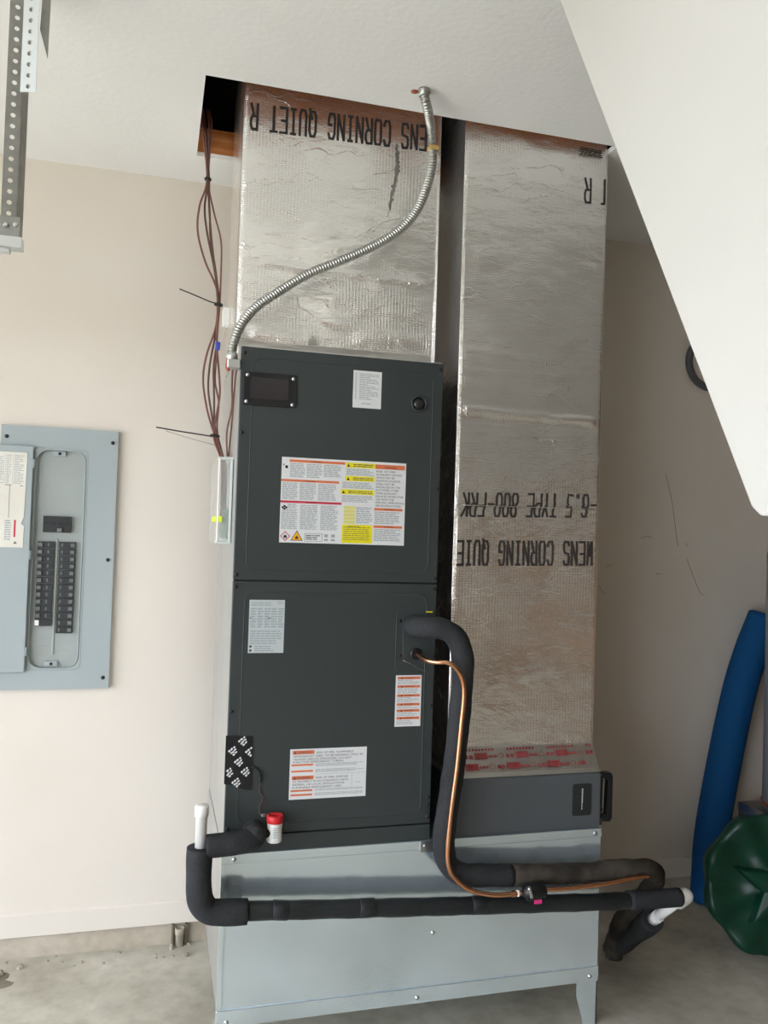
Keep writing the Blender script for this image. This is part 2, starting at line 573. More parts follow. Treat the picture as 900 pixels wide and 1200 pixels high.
# wall_back: drywall stops above a low concrete curb
wb = struct('wall_back', box('wall_back', 'wall_paint', (ROOM_L - T, ROOM_R + T, 0.0, 0.10, 0.078, 3.75)), 'cream painted back wall behind the ducts')
cb = struct('wall_curb', box('wall_curb', 'concrete_curb', (ROOM_L - T, ROOM_R + T, 0.006, 0.10, 0.0, 0.078)), 'low concrete curb under the back wall')
bb = struct('baseboard_back', MB().prism([(0.0, 0.076), (-0.006, 0.076), (-0.006, 0.150), (-0.004, 0.154), (0.0, 0.156)], 0, ROOM_L, ROOM_R).build('baseboard_back', 'wall_paint'), 'cream baseboard along the back wall')

HX0, HX1, HY0, HY1 = 0.087, 1.372, -0.735, -0.215
cm = MB()
cx = [ROOM_L - T, HX0, HX1, ROOM_R + T]
cy = [ROOM_F - T, HY0, HY1, 0.0]
for i in range(3):
    for j in range(3):
        if (i, j) != (1, 1):
            cm.box(cx[i], cx[i + 1], cy[j], cy[j + 1], CEIL, CEIL + 0.016)
cl = struct('ceiling', cm.build('ceiling', 'ceiling_paint'), 'white textured ceiling with a long cut opening for the ducts')
# framing round the opening and a dark box added to keep sky light out
tp = struct('trim_1', box('trim_1', 'lumber', (-0.6, 2.0, HY1, -0.004, CEIL + 0.016, CEIL + 0.10), None, 0.002), 'orange-tan lumber plate at the rear of the ceiling opening')
jf = struct('trim_2', box('trim_2', 'lumber_dark', (-0.2, 1.9, HY0 - 0.038, HY0, CEIL + 0.016, CEIL + 0.20), None, 0.002), 'brown joist along the front of the ceiling opening')
jl = struct('trim_3', box('trim_3', 'lumber_dark', (HX0 - 0.045, HX0 - 0.004, HY0, HY1, CEIL + 0.016, CEIL + 0.20), None, 0.002), 'joist at the left end of the ceiling opening')
at = struct('wall_attic_blocker', MB().box(-0.7, 2.1, -0.95, -0.9, CEIL + 0.016, 3.7).box(-0.75, -0.7, -0.95, 0.0, CEIL + 0.016, 3.7).box(2.1, 2.15, -0.95, 0.0, CEIL + 0.016, 3.7)
            .box(-0.75, 2.15, -0.95, 0.0, 3.7, 3.75).box(-0.7, 2.1, -0.03, -0.003, CEIL + 0.10, 3.7).build('wall_attic_blocker', 'attic_dark'), 'dark box added over the opening to keep sky light out of the attic')

wl = MB()
wl.box(ROOM_L - T, ROOM_L, ROOM_F, DOOR_Y0, 0, CEIL).box(ROOM_L - T, ROOM_L, DOOR_Y1, 0.0, 0, CEIL).box(ROOM_L - T, ROOM_L, DOOR_Y0, DOOR_Y1, DOOR_Z, CEIL)
struct('wall_left', wl.build('wall_left', 'wall_paint'), 'left garage wall with the open vehicle door')
struct('wall_right', box('wall_right', 'far_wall', (ROOM_R, ROOM_R + T, ROOM_F, 0.0, 0, CEIL)), 'right garage wall')
struct('wall_front', box('wall_front', 'far_wall', (ROOM_L - T, ROOM_R + T, ROOM_F - T, ROOM_F, 0, CEIL)), 'garage wall behind the viewpoint')

struct('ceiling_roof', box('ceiling_roof', 'attic_dark', (ROOM_L - T, ROOM_R + T, ROOM_F - T, 0.3, 3.76, 3.85)), 'roof deck over the attic')
# boxed-in stair underside hanging in from the right, its rear edge sloping
BX = 0.80
slope = (2.652 - 1.53) / (-1.451 + 2.083)
ytop = -1.451 + (CEIL - 2.652) / slope
bk = MB().prism([(-2.083 - 0.018, 1.524), (-2.083, 1.537), (ytop, CEIL), (-3.6, CEIL), (-3.6, 1.524)], 0, BX, ROOM_R).build('wall_bulkhead', 'white_paint', None, 0.004)
struct('wall_bulkhead', bk, 'bright white boxed-in bulkhead with a sloping lower edge, upper right')

# stains and scuffs (thin, irregular, on the surfaces)
def blob(name, m, cx_, cy_, rx, ry, seed, z=0.0012):
    q = random.Random(seed)
    n = 26
    ph = [q.uniform(0, 6.3) for _ in range(4)]
    poly = []
    for k in range(n):
        a = 2 * PI * k / n
        s = 1 + 0.18 * math.sin(2 * a + ph[0]) + 0.14 * math.sin(3 * a + ph[1]) + 0.1 * math.sin(5 * a + ph[2]) + 0.06 * math.sin(9 * a + ph[3])
        poly.append((cx_ + rx * s * math.cos(a), cy_ + ry * s * math.sin(a)))
    return MB().prism(poly, 2, 0.0002, z).build(name, m)


st = blob('floor_stain', 'stain', -0.47, -0.125, 0.085, 0.048, 5)
tag(st, 'dark damp stain on the floor at the foot of the left wall', 'stain')
for pts in ([(2.077, 1.776), (2.105, 1.68), (2.125, 1.58), (2.140, 1.49), (2.147, 1.47)], [(2.19, 1.417), (2.215, 1.36), (2.255, 1.28), (2.28, 1.262)],
            [(1.965, 1.50), (2.0, 1.507), (2.02, 1.50)], [(2.04, 1.35), (2.075, 1.352)], [(1.80, 1.375), (1.83, 1.385)], [(1.77, 1.30), (1.80, 1.26)], [(2.18, 1.485), (2.19, 1.47)]):
    MB().tube([(x, -0.0003, z) for x, z in pts], 0.0011, 5, res=3).build('scratch', 'scuff', wb)

deb = MB()
for i in range(26):
    x = rnd.choice((rnd.uniform(-0.5, 0.2), rnd.uniform(0.02, 0.19))); y = -rnd.random() ** 2 * 0.09 - 0.006
    s = rnd.uniform(0.002, 0.0075)
    deb.lathe([(0, 0), (s, 0.0), (s * rnd.uniform(0.6, 1), s * 0.6), (s * 0.3, s * 1.1), (0, s * 1.15)], (x, y, 0.0), (0, 0, 1), 5, False)
for x, y, s in ((-0.38, -0.06, 0.013), (0.11, -0.03, 0.012), (-0.44, -0.09, 0.016), (0.16, -0.09, 0.01)):
    deb.lathe([(0, 0), (s, 0.0), (s * 0.9, s * 0.6), (s * 0.3, s * 1.1), (0, s * 1.15)], (x, y, 0.0), (0, 0, 1), 6, False)
db = deb.build('floor_debris', 'debris'); tag(db, 'pale crumbs of debris along the foot of the back wall', 'debris', kind='stuff')

stub = thing('pipe_stub', 'short pale pipe stub set in the concrete curb left of the unit', 'pipe', (0.137, -0.014, 0.0))
MB().lathe([(0.014, 0), (0.014, 0.04), (0.017, 0.041), (0.017, 0.062), (0.013, 0.063), (0.013, 0.055)], (0.137, -0.014, 0.0), (0, 0, 1), 14).build('pipe', 'concrete_curb', stub)
box('form_board', 'stain', (0.155, 0.161, -0.012, 0.004, 0.0, 0.072), stub)
box('form_board', 'stain', (0.109, 0.115, -0.008, 0.004, 0.0, 0.074), stub)

# ------------------------------------------------------------------ plenum base
YF = -0.76
PX0, PX1, PZ0, PZ1, PYB = 0.2085, 1.360, 0.158, 0.597, -0.165
pl = thing('plenum_box', 'large galvanized sheet metal return plenum box on legs under the air handler', 'plenum', ((PX0 + PX1) / 2, -0.46, 0))
box('front_panel', 'galvanized', (PX0, PX1, YF, YF + 0.004, PZ0 + 0.02, PZ1 - 0.018), pl)
box('side_panel', 'galvanized_side_sheen', (PX0, PX0 + 0.004, YF + 0.004, PYB, PZ0, PZ1 - 0.002), pl)
box('side_panel', 'galvanized_side_sheen', (PX1 - 0.004, PX1, YF + 0.004, PYB, PZ0, PZ1 - 0.002), pl)
box('back_panel', 'galvanized_side_sheen', (PX0, PX1, PYB - 0.004, PYB, PZ0, PZ1 - 0.002), pl)
box('top_panel', 'galvanized', (PX0 + 0.004, PX1 - 0.004, YF + 0.004, PYB, PZ1 - 0.004, PZ1), pl)
box('bottom_panel', 'galvanized', (PX0, PX1, YF + 0.004, PYB, PZ0, PZ0 + 0.004), pl)
tf = box('top_flange', 'galvanized', (PX0 - 0.002, PX1 + 0.002, YF - 0.004, YF + 0.004, PZ1 - 0.026, PZ1), pl, 0.0015)
bf = box('bottom_flange', 'galvanized', (PX0 - 0.002, PX1 + 0.002, YF - 0.005, YF + 0.004, PZ0 - 0.025, PZ0 + 0.020), pl, 0.0015)
box('corner_flange', 'galvanized', (PX0 - 0.002, PX0 + 0.012, YF - 0.003, YF + 0.004, PZ0 + 0.02, PZ1 - 0.026), pl, 0.001)
for lx, s in ((PX0, 1), (PX1, -1)):
    for ly, t in ((YF, 1), (PYB - 0.06, -1)):
        lx = (PX0 if s > 0 else PX1) + (0 if t > 0 else s * 0.16)
        m_ = MB()
        x1_ = lx + s * 0.068
        m_.prism([(lx, PZ0), (x1_, PZ0), (x1_, 0.09), (lx + s * 0.042, 0.0), (lx, 0.0)], 1, ly, ly + t * 0.003)
        m_.prism([(ly, PZ0), (ly + t * 0.06, PZ0), (ly + t * 0.06, 0.09), (ly + t * 0.04, 0.0), (ly, 0.0)], 0, lx, lx + s * 0.003)
        m_.build('leg', 'galvanized', pl)
for x, z in ((0.240, 0.583), (0.235, 0.147), (0.821, 0.329), (0.777, 0.150), (1.332, 0.150), (1.338, 0.583), (0.786, 0.584)):
    share('screw', SCREW_F, pl, (x, YF - (0.0045 if z > 0.5 or z < 0.2 else 0), z))
cl_ = box('corner_clip', 'zinc', (0.772, 0.812, YF - 0.008, YF - 0.004, 0.566, 0.5965), pl, 0.001)

# ------------------------------------------------------------------ air handler
AX0, AX1, AZ0, AZ1, AYB = 0.210, 0.802, 0.599, 1.990, -0.185
ah = thing('air_handler', 'tall dark charcoal air handler cabinet covered in warning stickers', 'air handler', ((AX0 + AX1) / 2, -0.47, AZ0))
body = MB()
body.box(AX0 + 0.004, AX1, YF + 0.012, AYB, AZ0, AZ1)
body.build('cabinet_shell', 'charcoal_dark', ah)
box('side_panel', 'galvanized_side_sheen', (AX0, AX0 + 0.004, YF + 0.012, AYB, AZ0 + 0.002, AZ1), ah)['label'] = 'side panel, pale metal in place of the bright reflection on it'  # pale metal carries the reflection seen on the dark-painted side
for nm, z0, z1 in (('upper_panel', 1.3435, AZ1), ('lower_panel', 0.6455, 1.3405)):
    pn = box(nm, 'charcoal_paint', (AX0, AX1, YF, YF + 0.012, z0, z1), ah, 0.003, 3)
    # embossed rib: a rounded rectangle with only its lower corners closed
    rp = rrect(AX0 + 0.034, AX1 - 0.030, z0 + 0.028, z1 - 0.03, 0.03, 5)
    rp.append(rp[0])
    MB().tube([(x, YF + 0.0004, z) for x, z in rp], 0.0016, 6, False, res=1).build('embossed_rib', 'charcoal_paint', pn)
box('base_rail', 'charcoal_paint', (AX0, AX1, YF, YF + 0.012, AZ0, 0.6425), ah, 0.002)
for x in (AX0 + 0.009, AX1 - 0.008):
    for z in (1.972, 1.62, 1.358, 1.325, 0.985, 0.665, 0.70, 0.72) if x > 0.5 else (1.972, 1.75, 1.358, 1.325, 0.985, 0.665):
        share('screw', SCREW_D, ah, (x, YF, z))

# display window
dw = MB().prism(rrect(0.219, 0.367, 1.827, 1.919, 0.006, 3), 1, YF - 0.005, YF + 0.001).build('display_bezel', 'black_plastic', ah, 0.001)
MB().prism(rrect(0.240, 0.345, 1.846, 1.905, 0.005, 3), 1, YF - 0.0065, YF - 0.004).build('display_glass', 'glass_dark', dw, 0.0006)
dome = local_mesh('bezel_screw', MB().lathe([(0.0055, 0), (0.0055, 0.001), (0.004, 0.003), (0.002, 0.0042), (0, 0.0045)], (0, 0, 0), (0, -1, 0), 12), 'zinc')
for x, z in ((0.229, 1.910), (0.357, 1.908), (0.228, 1.836), (0.356, 1.835)):
    share('bezel_screw', dome, dw, (x, YF - 0.005, z))
gr = MB().lathe([(0.019, 0), (0.024, 0.001), (0.0255, 0.004), (0.024, 0.0065), (0.021, 0.007), (0.0195, 0.004), (0.0195, -0.004)], (0.729, YF + 0.001, 1.866), (0, -1, 0), 28).build('sight_grommet', 'charcoal_paint', ah)
MB().lathe([(0.0195, -0.0), (0.0195, 0.0015), (0.0, 0.0016)], (0.729, YF + 0.0005, 1.866), (0, -1, 0), 24).build('sight_glass', 'glass_dark', gr)
ko = MB().tube([(0.517 + 0.016 * math.cos(a), YF, 0.913 + 0.016 * math.sin(a)) for a in [2 * PI * k / 20 for k in range(21)]], 0.0007, 5, False, res=1).build('knockout', 'charcoal_dark', ah)


# ---- stickers (sheet + printing)
def sticker(name, x0, x1, z0, z1, m='paper', skew=0.0, label=None):
    y = YF - 0.0006
    p = [(x0, z0), (x1, z0 + skew), (x1, z1 + skew), (x0, z1)]
    o = MB().prism(p, 1, y, YF + 0.0002).build(name, m, ah)
    if label: o['label'] = label
    return o, y - 0.0003


def part(mb, name, m, parent):
    if not mb.v: return None
    o_ = mb.build(name, m, parent, recalc=False)
    o_['kind'] = 'stuff'
    return o_


def islands(mb_):
    par = list(range(len(mb_.v)))

    def find(i):
        while par[i] != i:
            par[i] = par[par[i]]; i = par[i]
        return i
    for f in mb_.f:
        for i in f[1:]: par[find(i)] = find(f[0])
    out = {}
    for f in mb_.f: out.setdefault(find(f[0]), []).append(f)
    res = []
    for fs in out.values():
        ids = sorted({i for f in fs for i in f}); mp_ = {a: b for b, a in enumerate(ids)}
        res.append(MB().add([mb_.v[i] for i in ids], [[mp_[i] for i in f] for f in fs]))
    return res


def pieces(mb_, name, m, parent):
    for q in islands(mb_): q.build(name, m, parent, recalc=False)


# small white checklist sticker
o, y = sticker('spec_sticker', 0.530, 0.614, 1.842, 1.949, label='small white printed sheet')
mb = MB(); strips(mb, 0.548, 0.606, 1.865, 1.942, 15, y, 0.4, 0.6); strips(mb, 0.535, 0.541, 1.865, 1.942, 15, y, 0.4, 0.1); strips(mb, 0.556, 0.585, 1.852, 1.857, 1, y)
part(mb, 'fine_print', 'ink_grey', o)

# big warning sheet
X0, X1, Z0, Z1 = 0.333, 0.696, 1.450, 1.689
o, y = sticker('warning_sheet', X0, X1, Z0, Z1, label='large white sheet with orange, red and yellow warning bars')
W_, H_ = X1 - X0, Z1 - Z0


def U(a): return X0 + a * W_


def V(b): return Z1 - b * H_


orr, red, yel, pal, ink, dark, amb, blk = MB(), MB(), MB(), MB(), MB(), MB(), MB(), MB()
yb = y - 0.0002
rect(orr, U(.06), U(.50), V(.055), V(.025), y)
rect(orr, U(.0), U(.455), V(.285), V(.258), y)
rect(red, U(.0), U(.48), V(.535), V(.508), y)
rect(orr, U(.745), U(.99), V(.085), V(.03), y)
rect(orr, U(.745), U(.98), V(.585), V(.555), y)
rect(orr, U(.745), U(.98), V(.795), V(.765), y)
for a0, b0, b1 in ((.505, .025, .085), (.505, .185, .245), (.47, .345, .405)):
    rect(yel, U(a0), U(.742), V(b1), V(b0), y)
rect(yel, U(.49), U(.735), V(.985), V(.765), y)
for k in range(5):
    rect(pal, U(.50), U(.592), V(.545 + .043 * (k + 1) - .006), V(.545 + .043 * k), y)
for (a0, a1, b0, b1, n) in ((.065, .185, .065, .235, 9), (.195, .32, .065, .235, 9), (.33, .47, .065, .215, 8),
                           (.01, .13, .295, .495, 12), (.145, .275, .295, .495, 12), (.29, .435, .295, .495, 12),
                           (.055, .13, .545, .60, 3), (.01, .135, .605, .845, 14), (.155, .295, .55, .845, 17), (.315, .455, .55, .845, 17),
                           (.51, .735, .095, .175, 5), (.48, .735, .255, .335, 5), (.48, .735, .415, .50, 5), (.60, .735, .55, .75, 9),
                           (.75, .96, .595, .75, 7), (.75, .97, .805, .955, 7)):
    strips(ink, U(a0), U(a1), V(b1), V(b0), n, y, 0.5, 0.2)
strips(dark, U(.50), U(.72), V(.96), V(.79), 7, yb, 0.28, 0.1)
tw = ['RISK OF FIRE.', 'AUXILIARY DEVICES', 'WHICH MAY BE', 'IGNITION SOURCES', 'SHALL NOT BE', 'INSTALLED IN THE', 'DUCTWORK, OTHER', 'THAN AUXILIARY', 'DEVICES LISTED FOR', 'USE WITH THE', 'SPECIFIC APPLIANCE.', 'SEE INSTRUCTIONS.']
for i, s in enumerate(tw):
    text_to(blk, s, U(.755), U(.755 + .0125 * len(s)), V(.125 + i * .0375), 0.0056, y)
text_to(blk, 'WARNING', U(.82), U(.92), V(.074), 0.0058, yb)
for b in (.577, .787): text_to(blk, 'WARNING', U(.83), U(.91), V(b), 0.0036, yb)
for a, b in ((.22, .048), (.18, .279)): text_to(blk, 'WARNING', U(a), U(a + .09), V(b), 0.0034, yb)
text_to(blk, 'DANGER', U(.2), U(.28), V(.529), 0.0034, yb)
for a0, b0 in ((.515, .035), (.515, .195), (.48, .355)):
    blk.add([(U(a0), yb, V(b0 + .04)), (U(a0 + .024), yb, V(b0 + .04)), (U(a0 + .012), yb, V(b0 + .005))], [(0, 1, 2)])
    strips(dark, U(a0 + .05), U(.73), V(b0 + .042), V(b0 + .002), 2, yb, 0.5, 0.1)
text_to(blk, 'CAUTION', U(.53), U(.63), V(.795), 0.0044, yb)
# pictograms: hand-and-fan blots, flame diamond, flame triangle, booklets
blk.lathe([(0.0045, 0), (0.0, 0.0002)], (U(.038), y, V(.115)), (0, -1, 0), 10); rect(blk, U(.012), U(.02), V(.10), V(.08), y)
for dx, dz in ((.018, .59), (.032, .575), (.032, .605), (.046, .59)):
    blk.lathe([(0.0032, 0), (0.0, 0.0002)], (U(dx), y, V(dz)), (0, -1, 0), 8)
dcx, dcz, dr = U(.045), V(.925), 0.0145
red.add([(dcx - dr, y, dcz), (dcx, y, dcz - dr), (dcx + dr, y, dcz), (dcx, y, dcz + dr), (dcx - dr * .78, y, dcz), (dcx, y, dcz - dr * .78), (dcx + dr * .78, y, dcz), (dcx, y, dcz + dr * .78)],
        [(0, 1, 5, 4), (1, 2, 6, 5), (2, 3, 7, 6), (3, 0, 4, 7)])


def flame(mb_, fx, fz, s, yy):
    q = [(-.5, -.5), (.5, -.5), (.6, 0), (.3, .35), (.25, .05), (.05, .75), (-.15, .2), (-.35, .35), (-.6, 0)]
    mb_.add([(fx + a * s, yy, fz + b * s) for a, b in q], [list(range(9))])
    rect(mb_, fx - s * .6, fx + s * .6, fz - s * .75, fz - s * .62, yy)


flame(blk, dcx, dcz, 0.0085, y)
tx_, tz_ = U(.135), V(.975)
blk.add([(tx_ - .0175, y, tz_), (tx_ + .0175, y, tz_), (tx_, y, tz_ + .029)], [(0, 1, 2)])
amb.add([(tx_ - .0145, yb, tz_ + .0016), (tx_ + .0145, yb, tz_ + .0016), (tx_, yb, tz_ + .026)], [(0, 1, 2)])
flame(blk, tx_, tz_ + .0095, 0.0075, yb - 0.0002)
for e in ((.195, .335, .885, .889), (.195, .335, .976, .98), (.195, .198, .885, .98), (.332, .335, .885, .98)):
    rect(dark, U(e[0]), U(e[1]), V(e[3]), V(e[2]), y)
strips(dark, U(.205), U(.325), V(.965), V(.90), 3, y, 0.5, 0.3)
for a in (.35, .405):
    rect(ink, U(a), U(a + .03), V(.925), V(.89), y); rect(ink, U(a), U(a + .03), V(.97), V(.945), y)
for mb_, n_, m_ in ((orr, 'orange_bars', 'orange_print'), (red, 'red_bars', 'red_print'), (yel, 'yellow_bars', 'yellow_print'), (pal, 'pale_yellow_bars', 'pale_yellow_print'),
                    (ink, 'fine_print', 'ink_grey'), (dark, 'small_print', 'ink_dark'), (amb, 'warning_triangle', 'amber_print'), (blk, 'lettering', 'ink_black')):
    if n_.endswith('bars') or n_ == 'warning_triangle': pieces(mb_, n_.replace('bars', 'bar'), m_, o)
    else: part(mb_, n_, m_, o)

# silver rating plate
o, y = sticker('rating_plate', 0.2575, 0.3555, 1.143, 1.2895, 'foil_label', label='silver rating plate sticker')
ink, dark = MB(), MB()
strips(ink, 0.262, 0.32, 1.272, 1.284, 2, y, .5, .2); strips(ink, 0.334, 0.352, 1.277, 1.286, 2, y, .5, .2)
for k in range(5): strips(ink, 0.2615 + k * .019, 0.2785 + k * .019, 1.212, 1.268, 8, y, .6, .25)
strips(ink, 0.262, 0.352, 1.166, 1.206, 6, y, .5, .35); strips(ink, 0.275, 0.342, 1.146, 1.164, 3, y, .5, .35)
rect(dark, 0.2575 + .001, 0.264, 1.239, 1.241, y); rect(dark, 0.309, 0.319, 1.239, 1.241, y)
for z in (1.150, 1.161): dark.lathe([(0.0035, 0), (0, 0.0002)], (0.264, y, z), (0, -1, 0), 10)
part(ink, 'fine_print', 'ink_grey', o); part(dark, 'small_print', 'ink_dark', o)

# narrow column of orange warnings
o, y = sticker('warning_strip', 0.685, 0.763, 0.928, 1.0755, label='narrow white sticker with six orange bars')
orr, ink, blk = MB(), MB(), MB()
for k, z in enumerate((1.064, 1.0395, 1.0135, 0.988, 0.970, 0.9485)):
    rect(orr, 0.690, 0.759, z, z + 0.0072, y)
    text_to(blk, 'WARNING', 0.711, 0.741, z + .0018, 0.0042, y - .0002)
    blk.add([(0.700, y - .0002, z + .0014), (0.7075, y - .0002, z + .0014), (0.7037, y - .0002, z + .0062)], [(0, 1, 2)])
    zl = (1.0395, 1.0135, 0.988, 0.970, 0.9485, 0.930)[k] + 0.009
    if k < 5: strips(ink, 0.690, 0.757, zl, z - .001, max(2, int((z - zl) / .004)), y, .4, .4)
strips(ink, 0.690, 0.742, 0.933, 0.946, 3, y, .4, .3)
pieces(orr, 'orange_bar', 'orange_print', o); part(ink, 'fine_print', 'ink_grey', o); part(blk, 'lettering', 'ink_black', o)

# lower flammable-refrigerant sticker
X0, X1, Z0, Z1 = 0.385, 0.605, 0.735, 0.8745
W_, H_ = X1 - X0, Z1 - Z0
o, y = sticker('refrigerant_sticker', X0, X1, Z0, Z1, label='white fire risk sticker with orange bars')
orr, ink, blk = MB(), MB(), MB()
yb = y - 0.0002
for b0, b1 in ((.03, .105), (.535, .61)):
    rect(orr, U(.03), U(.31), V(b1), V(b0), y); text_to(blk, 'WARNING', U(.1), U(.27), V(b1 - .014), 0.0062, yb)
    blk.add([(U(.045), yb, V(b1 - .012)), (U(.085), yb, V(b1 - .012)), (U(.065), yb, V(b0 + .012))], [(0, 1, 2)])
for b0 in (.30, .425, .81, .895):
    rect(orr, U(.02), U(.30), V(b0 + .036), V(b0), y)
lines = [('RISK OF FIRE. FLAMMABLE', .34, .82, .10), ('REFRIGERANT USED. TO BE REPAIRED ONLY BY', .04, .96, .165), ('TRAINED SERVICE PERSONNEL. DO NOT', .04, .80, .225), ('PUNCTURE REFRIGERANT TUBING.', .04, .70, .28),
         ('RISK OF FIRE. DISPOSE', .34, .76, .60), ('OF PROPERLY IN ACCORDANCE WITH', .04, .76, .665), ('FEDERAL OR LOCAL REGULATIONS.', .04, .72, .725), ('FLAMMABLE REFRIGERANT USED.', .04, .69, .785)]
for s, a0, a1, b in lines: text_to(blk, s, U(a0), U(a1), V(b), 0.0056, y)
for b0, b1, n in ((.295, .36, 3), (.41, .48, 3), (.80, .85, 2), (.88, .94, 3)):
    strips(ink, U(.33), U(.97), V(b1), V(b0), n, y, .45, .3)
rect(ink, U(.33), U(.98), V(.515), V(.51), y); rect(ink, U(.81), U(.814), V(.79), V(.52), y); rect(ink, U(.86), U(.93), V(.71), V(.70), y)
pieces(orr, 'orange_bar', 'orange_print', o); part(ink, 'fine_print', 'ink_grey', o); part(blk, 'lettering', 'ink_dark', o)

# refrigerant access plate with two pipe holes
ap = MB().prism([(0.700, 1.246), (0.801, 1.2465), (0.801, 1.12), (0.704, 1.121)], 1, YF - 0.002, YF + 0.001).build('pipe_plate', 'charcoal_paint', ah, 0.0008)
rp = rrect(0.682, 0.8, 1.085, 1.272, 0.022, 5)[6:20]
MB().tube([(x, YF + 0.0004, z) for x, z in rp], 0.0014, 6, False, res=1).build('embossed_rib', 'charcoal_paint', ap)
for x, z in ((0.692, 1.232), (0.695, 1.131), (0.797, 1.232), (0.797, 1.13)): share('screw', SCREW_D, ap, (x, YF, z))
MB().lathe([(0.013, 0), (0.017, 0.002), (0.017, 0.005), (0.013, 0.006)], (0.742, YF - 0.002, 1.138), (0, -1, 0), 20).build('rubber_grommet', 'black_plastic', ap)
MB().tube([(0.704, YF - .0025, 1.119), (0.73, YF - .004, 1.108), (0.755, YF - .003, 1.094), (0.776, YF - .002, 1.084)], 0.0008, 5, res=3).build('foil_scrap', 'zinc', ap)

# dark tape patch with white printed marks
tpch = MB().prism([(0.2065, 0.919), (0.280, 0.915), (0.2815, 0.768), (0.262, 0.770), (0.232, 0.783), (0.206, 0.788)], 1, YF - 0.0022, YF + 0.0002).build('tape_patch', 'black_plastic', ah)
tpch['label'] = 'black adhesive tape patch with slanted white marks'
mk = MB()
for cx_, cz_ in ((0.252, 0.902), (0.226, 0.876), (0.243, 0.846), (0.217, 0.818), (0.262, 0.818), (0.272, 0.872), (0.238, 0.790)):
    for a, b, L, tt in ((-.009, .001, .006, .0052), (-.003, .006, .007, .0048), (.004, .011, .005, .0045), (-.001, -.003, .011, .0042), (.006, .004, .008, .0036), (.003, -.009, .006, .005), (.009, -.003, .007, .004)):
        an_ = .75 + rnd.uniform(-.35, .35)
        c_, s_ = math.cos(an_), math.sin(an_)
        q = [(-L / 2, -tt / 2), (L / 2, -tt / 2), (L / 2, tt / 2), (-L / 2, tt / 2)]
        pts = [(cx_ + (a + u_ * c_ - v_ * s_), cz_ + (b + u_ * s_ + v_ * c_)) for u_, v_ in q]
        if min(p[0] for p in pts) > 0.207 and max(p[0] for p in pts) < 0.2795 and min(p[1] for p in pts) > 0.772:
            mk.add([(p[0], YF - 0.0026, p[1]) for p in pts], [(0, 1, 2, 3)])
part(mk, 'white_marks', 'paper', tpch)

# ------------------------------------------------------------------ filter cabinet on the plenum
FX0, FX1, FZ0, FZ1 = 0.862, 1.3555, PZ1, 0.7665
fc = thing('filter_cabinet', 'low dark grey media filter cabinet on the plenum under the return duct', 'filter cabinet', ((FX0 + FX1) / 2, -0.46, FZ0))
box('body', 'filter_paint', (FX0, FX1, YF + 0.003, -0.19, FZ0, FZ1), fc, 0.002)
box('front_cover', 'filter_paint', (FX0, FX1 - 0.002, YF - 0.004, YF + 0.003, FZ0 + 0.006, FZ1 - 0.001), fc, 0.0015)
lp = MB().prism(rrect(1.258, 1.323, 0.640, 0.737, 0.008, 4), 1, YF - 0.006, YF - 0.003).build('logo_plate', 'charcoal_dark', fc, 0.0008)
mk = MB()
zc = 0.722
for k in range(9):
    L_ = rnd.uniform(0.004, 0.007)
    if zc - L_ < 0.653: break
    rect(mk, 1.2885, 1.2925 if k < 6 else 1.291, zc - L_, zc, YF - 0.0064); zc -= L_ + 0.0012
part(mk, 'white_print', 'paper', lp)
dr_ = box('access_door', 'charcoal_dark', (FX1, FX1 + 0.012, YF + 0.005, -0.2, FZ0 + 0.006, FZ1 - 0.004), fc, 0.0015)
hd = MB().prism([(FX1 + 0.010, 0.764), (FX1 + 0.040, 0.762), (FX1 + 0.046, 0.752), (FX1 + 0.046, 0.622), (FX1 + 0.038, 0.612), (FX1 + 0.010, 0.614), (FX1 + 0.010, 0.630), (FX1 + 0.028, 0.632), (FX1 + 0.030, 0.742), (FX1 + 0.010, 0.746)], 1, YF + 0.004, YF + 0.028)
hd.build('handle', 'black_plastic', dr_, 0.002)
for z in (0.752, 0.738, 0.65, 0.63): share('screw', SCREW_D, fc, (FX1 + 0.008, YF + 0.006, z))


# ------------------------------------------------------------------ ducts
def hash2(i, j, s):
    return math.sin(i * 127.1 + j * 311.7 + s * 74.7) * 43758.5453 % 1.0


def vnoise(x, z, s):
    i, j = math.floor(x), math.floor(z)
    fx, fz = x - i, z - j
    fx = fx * fx * (3 - 2 * fx); fz = fz * fz * (3 - 2 * fz)
    a = hash2(i, j, s) * (1 - fx) + hash2(i + 1, j, s) * fx
    b = hash2(i, j + 1, s) * (1 - fx) + hash2(i + 1, j + 1, s) * fx
    return a * (1 - fz) + b * fz


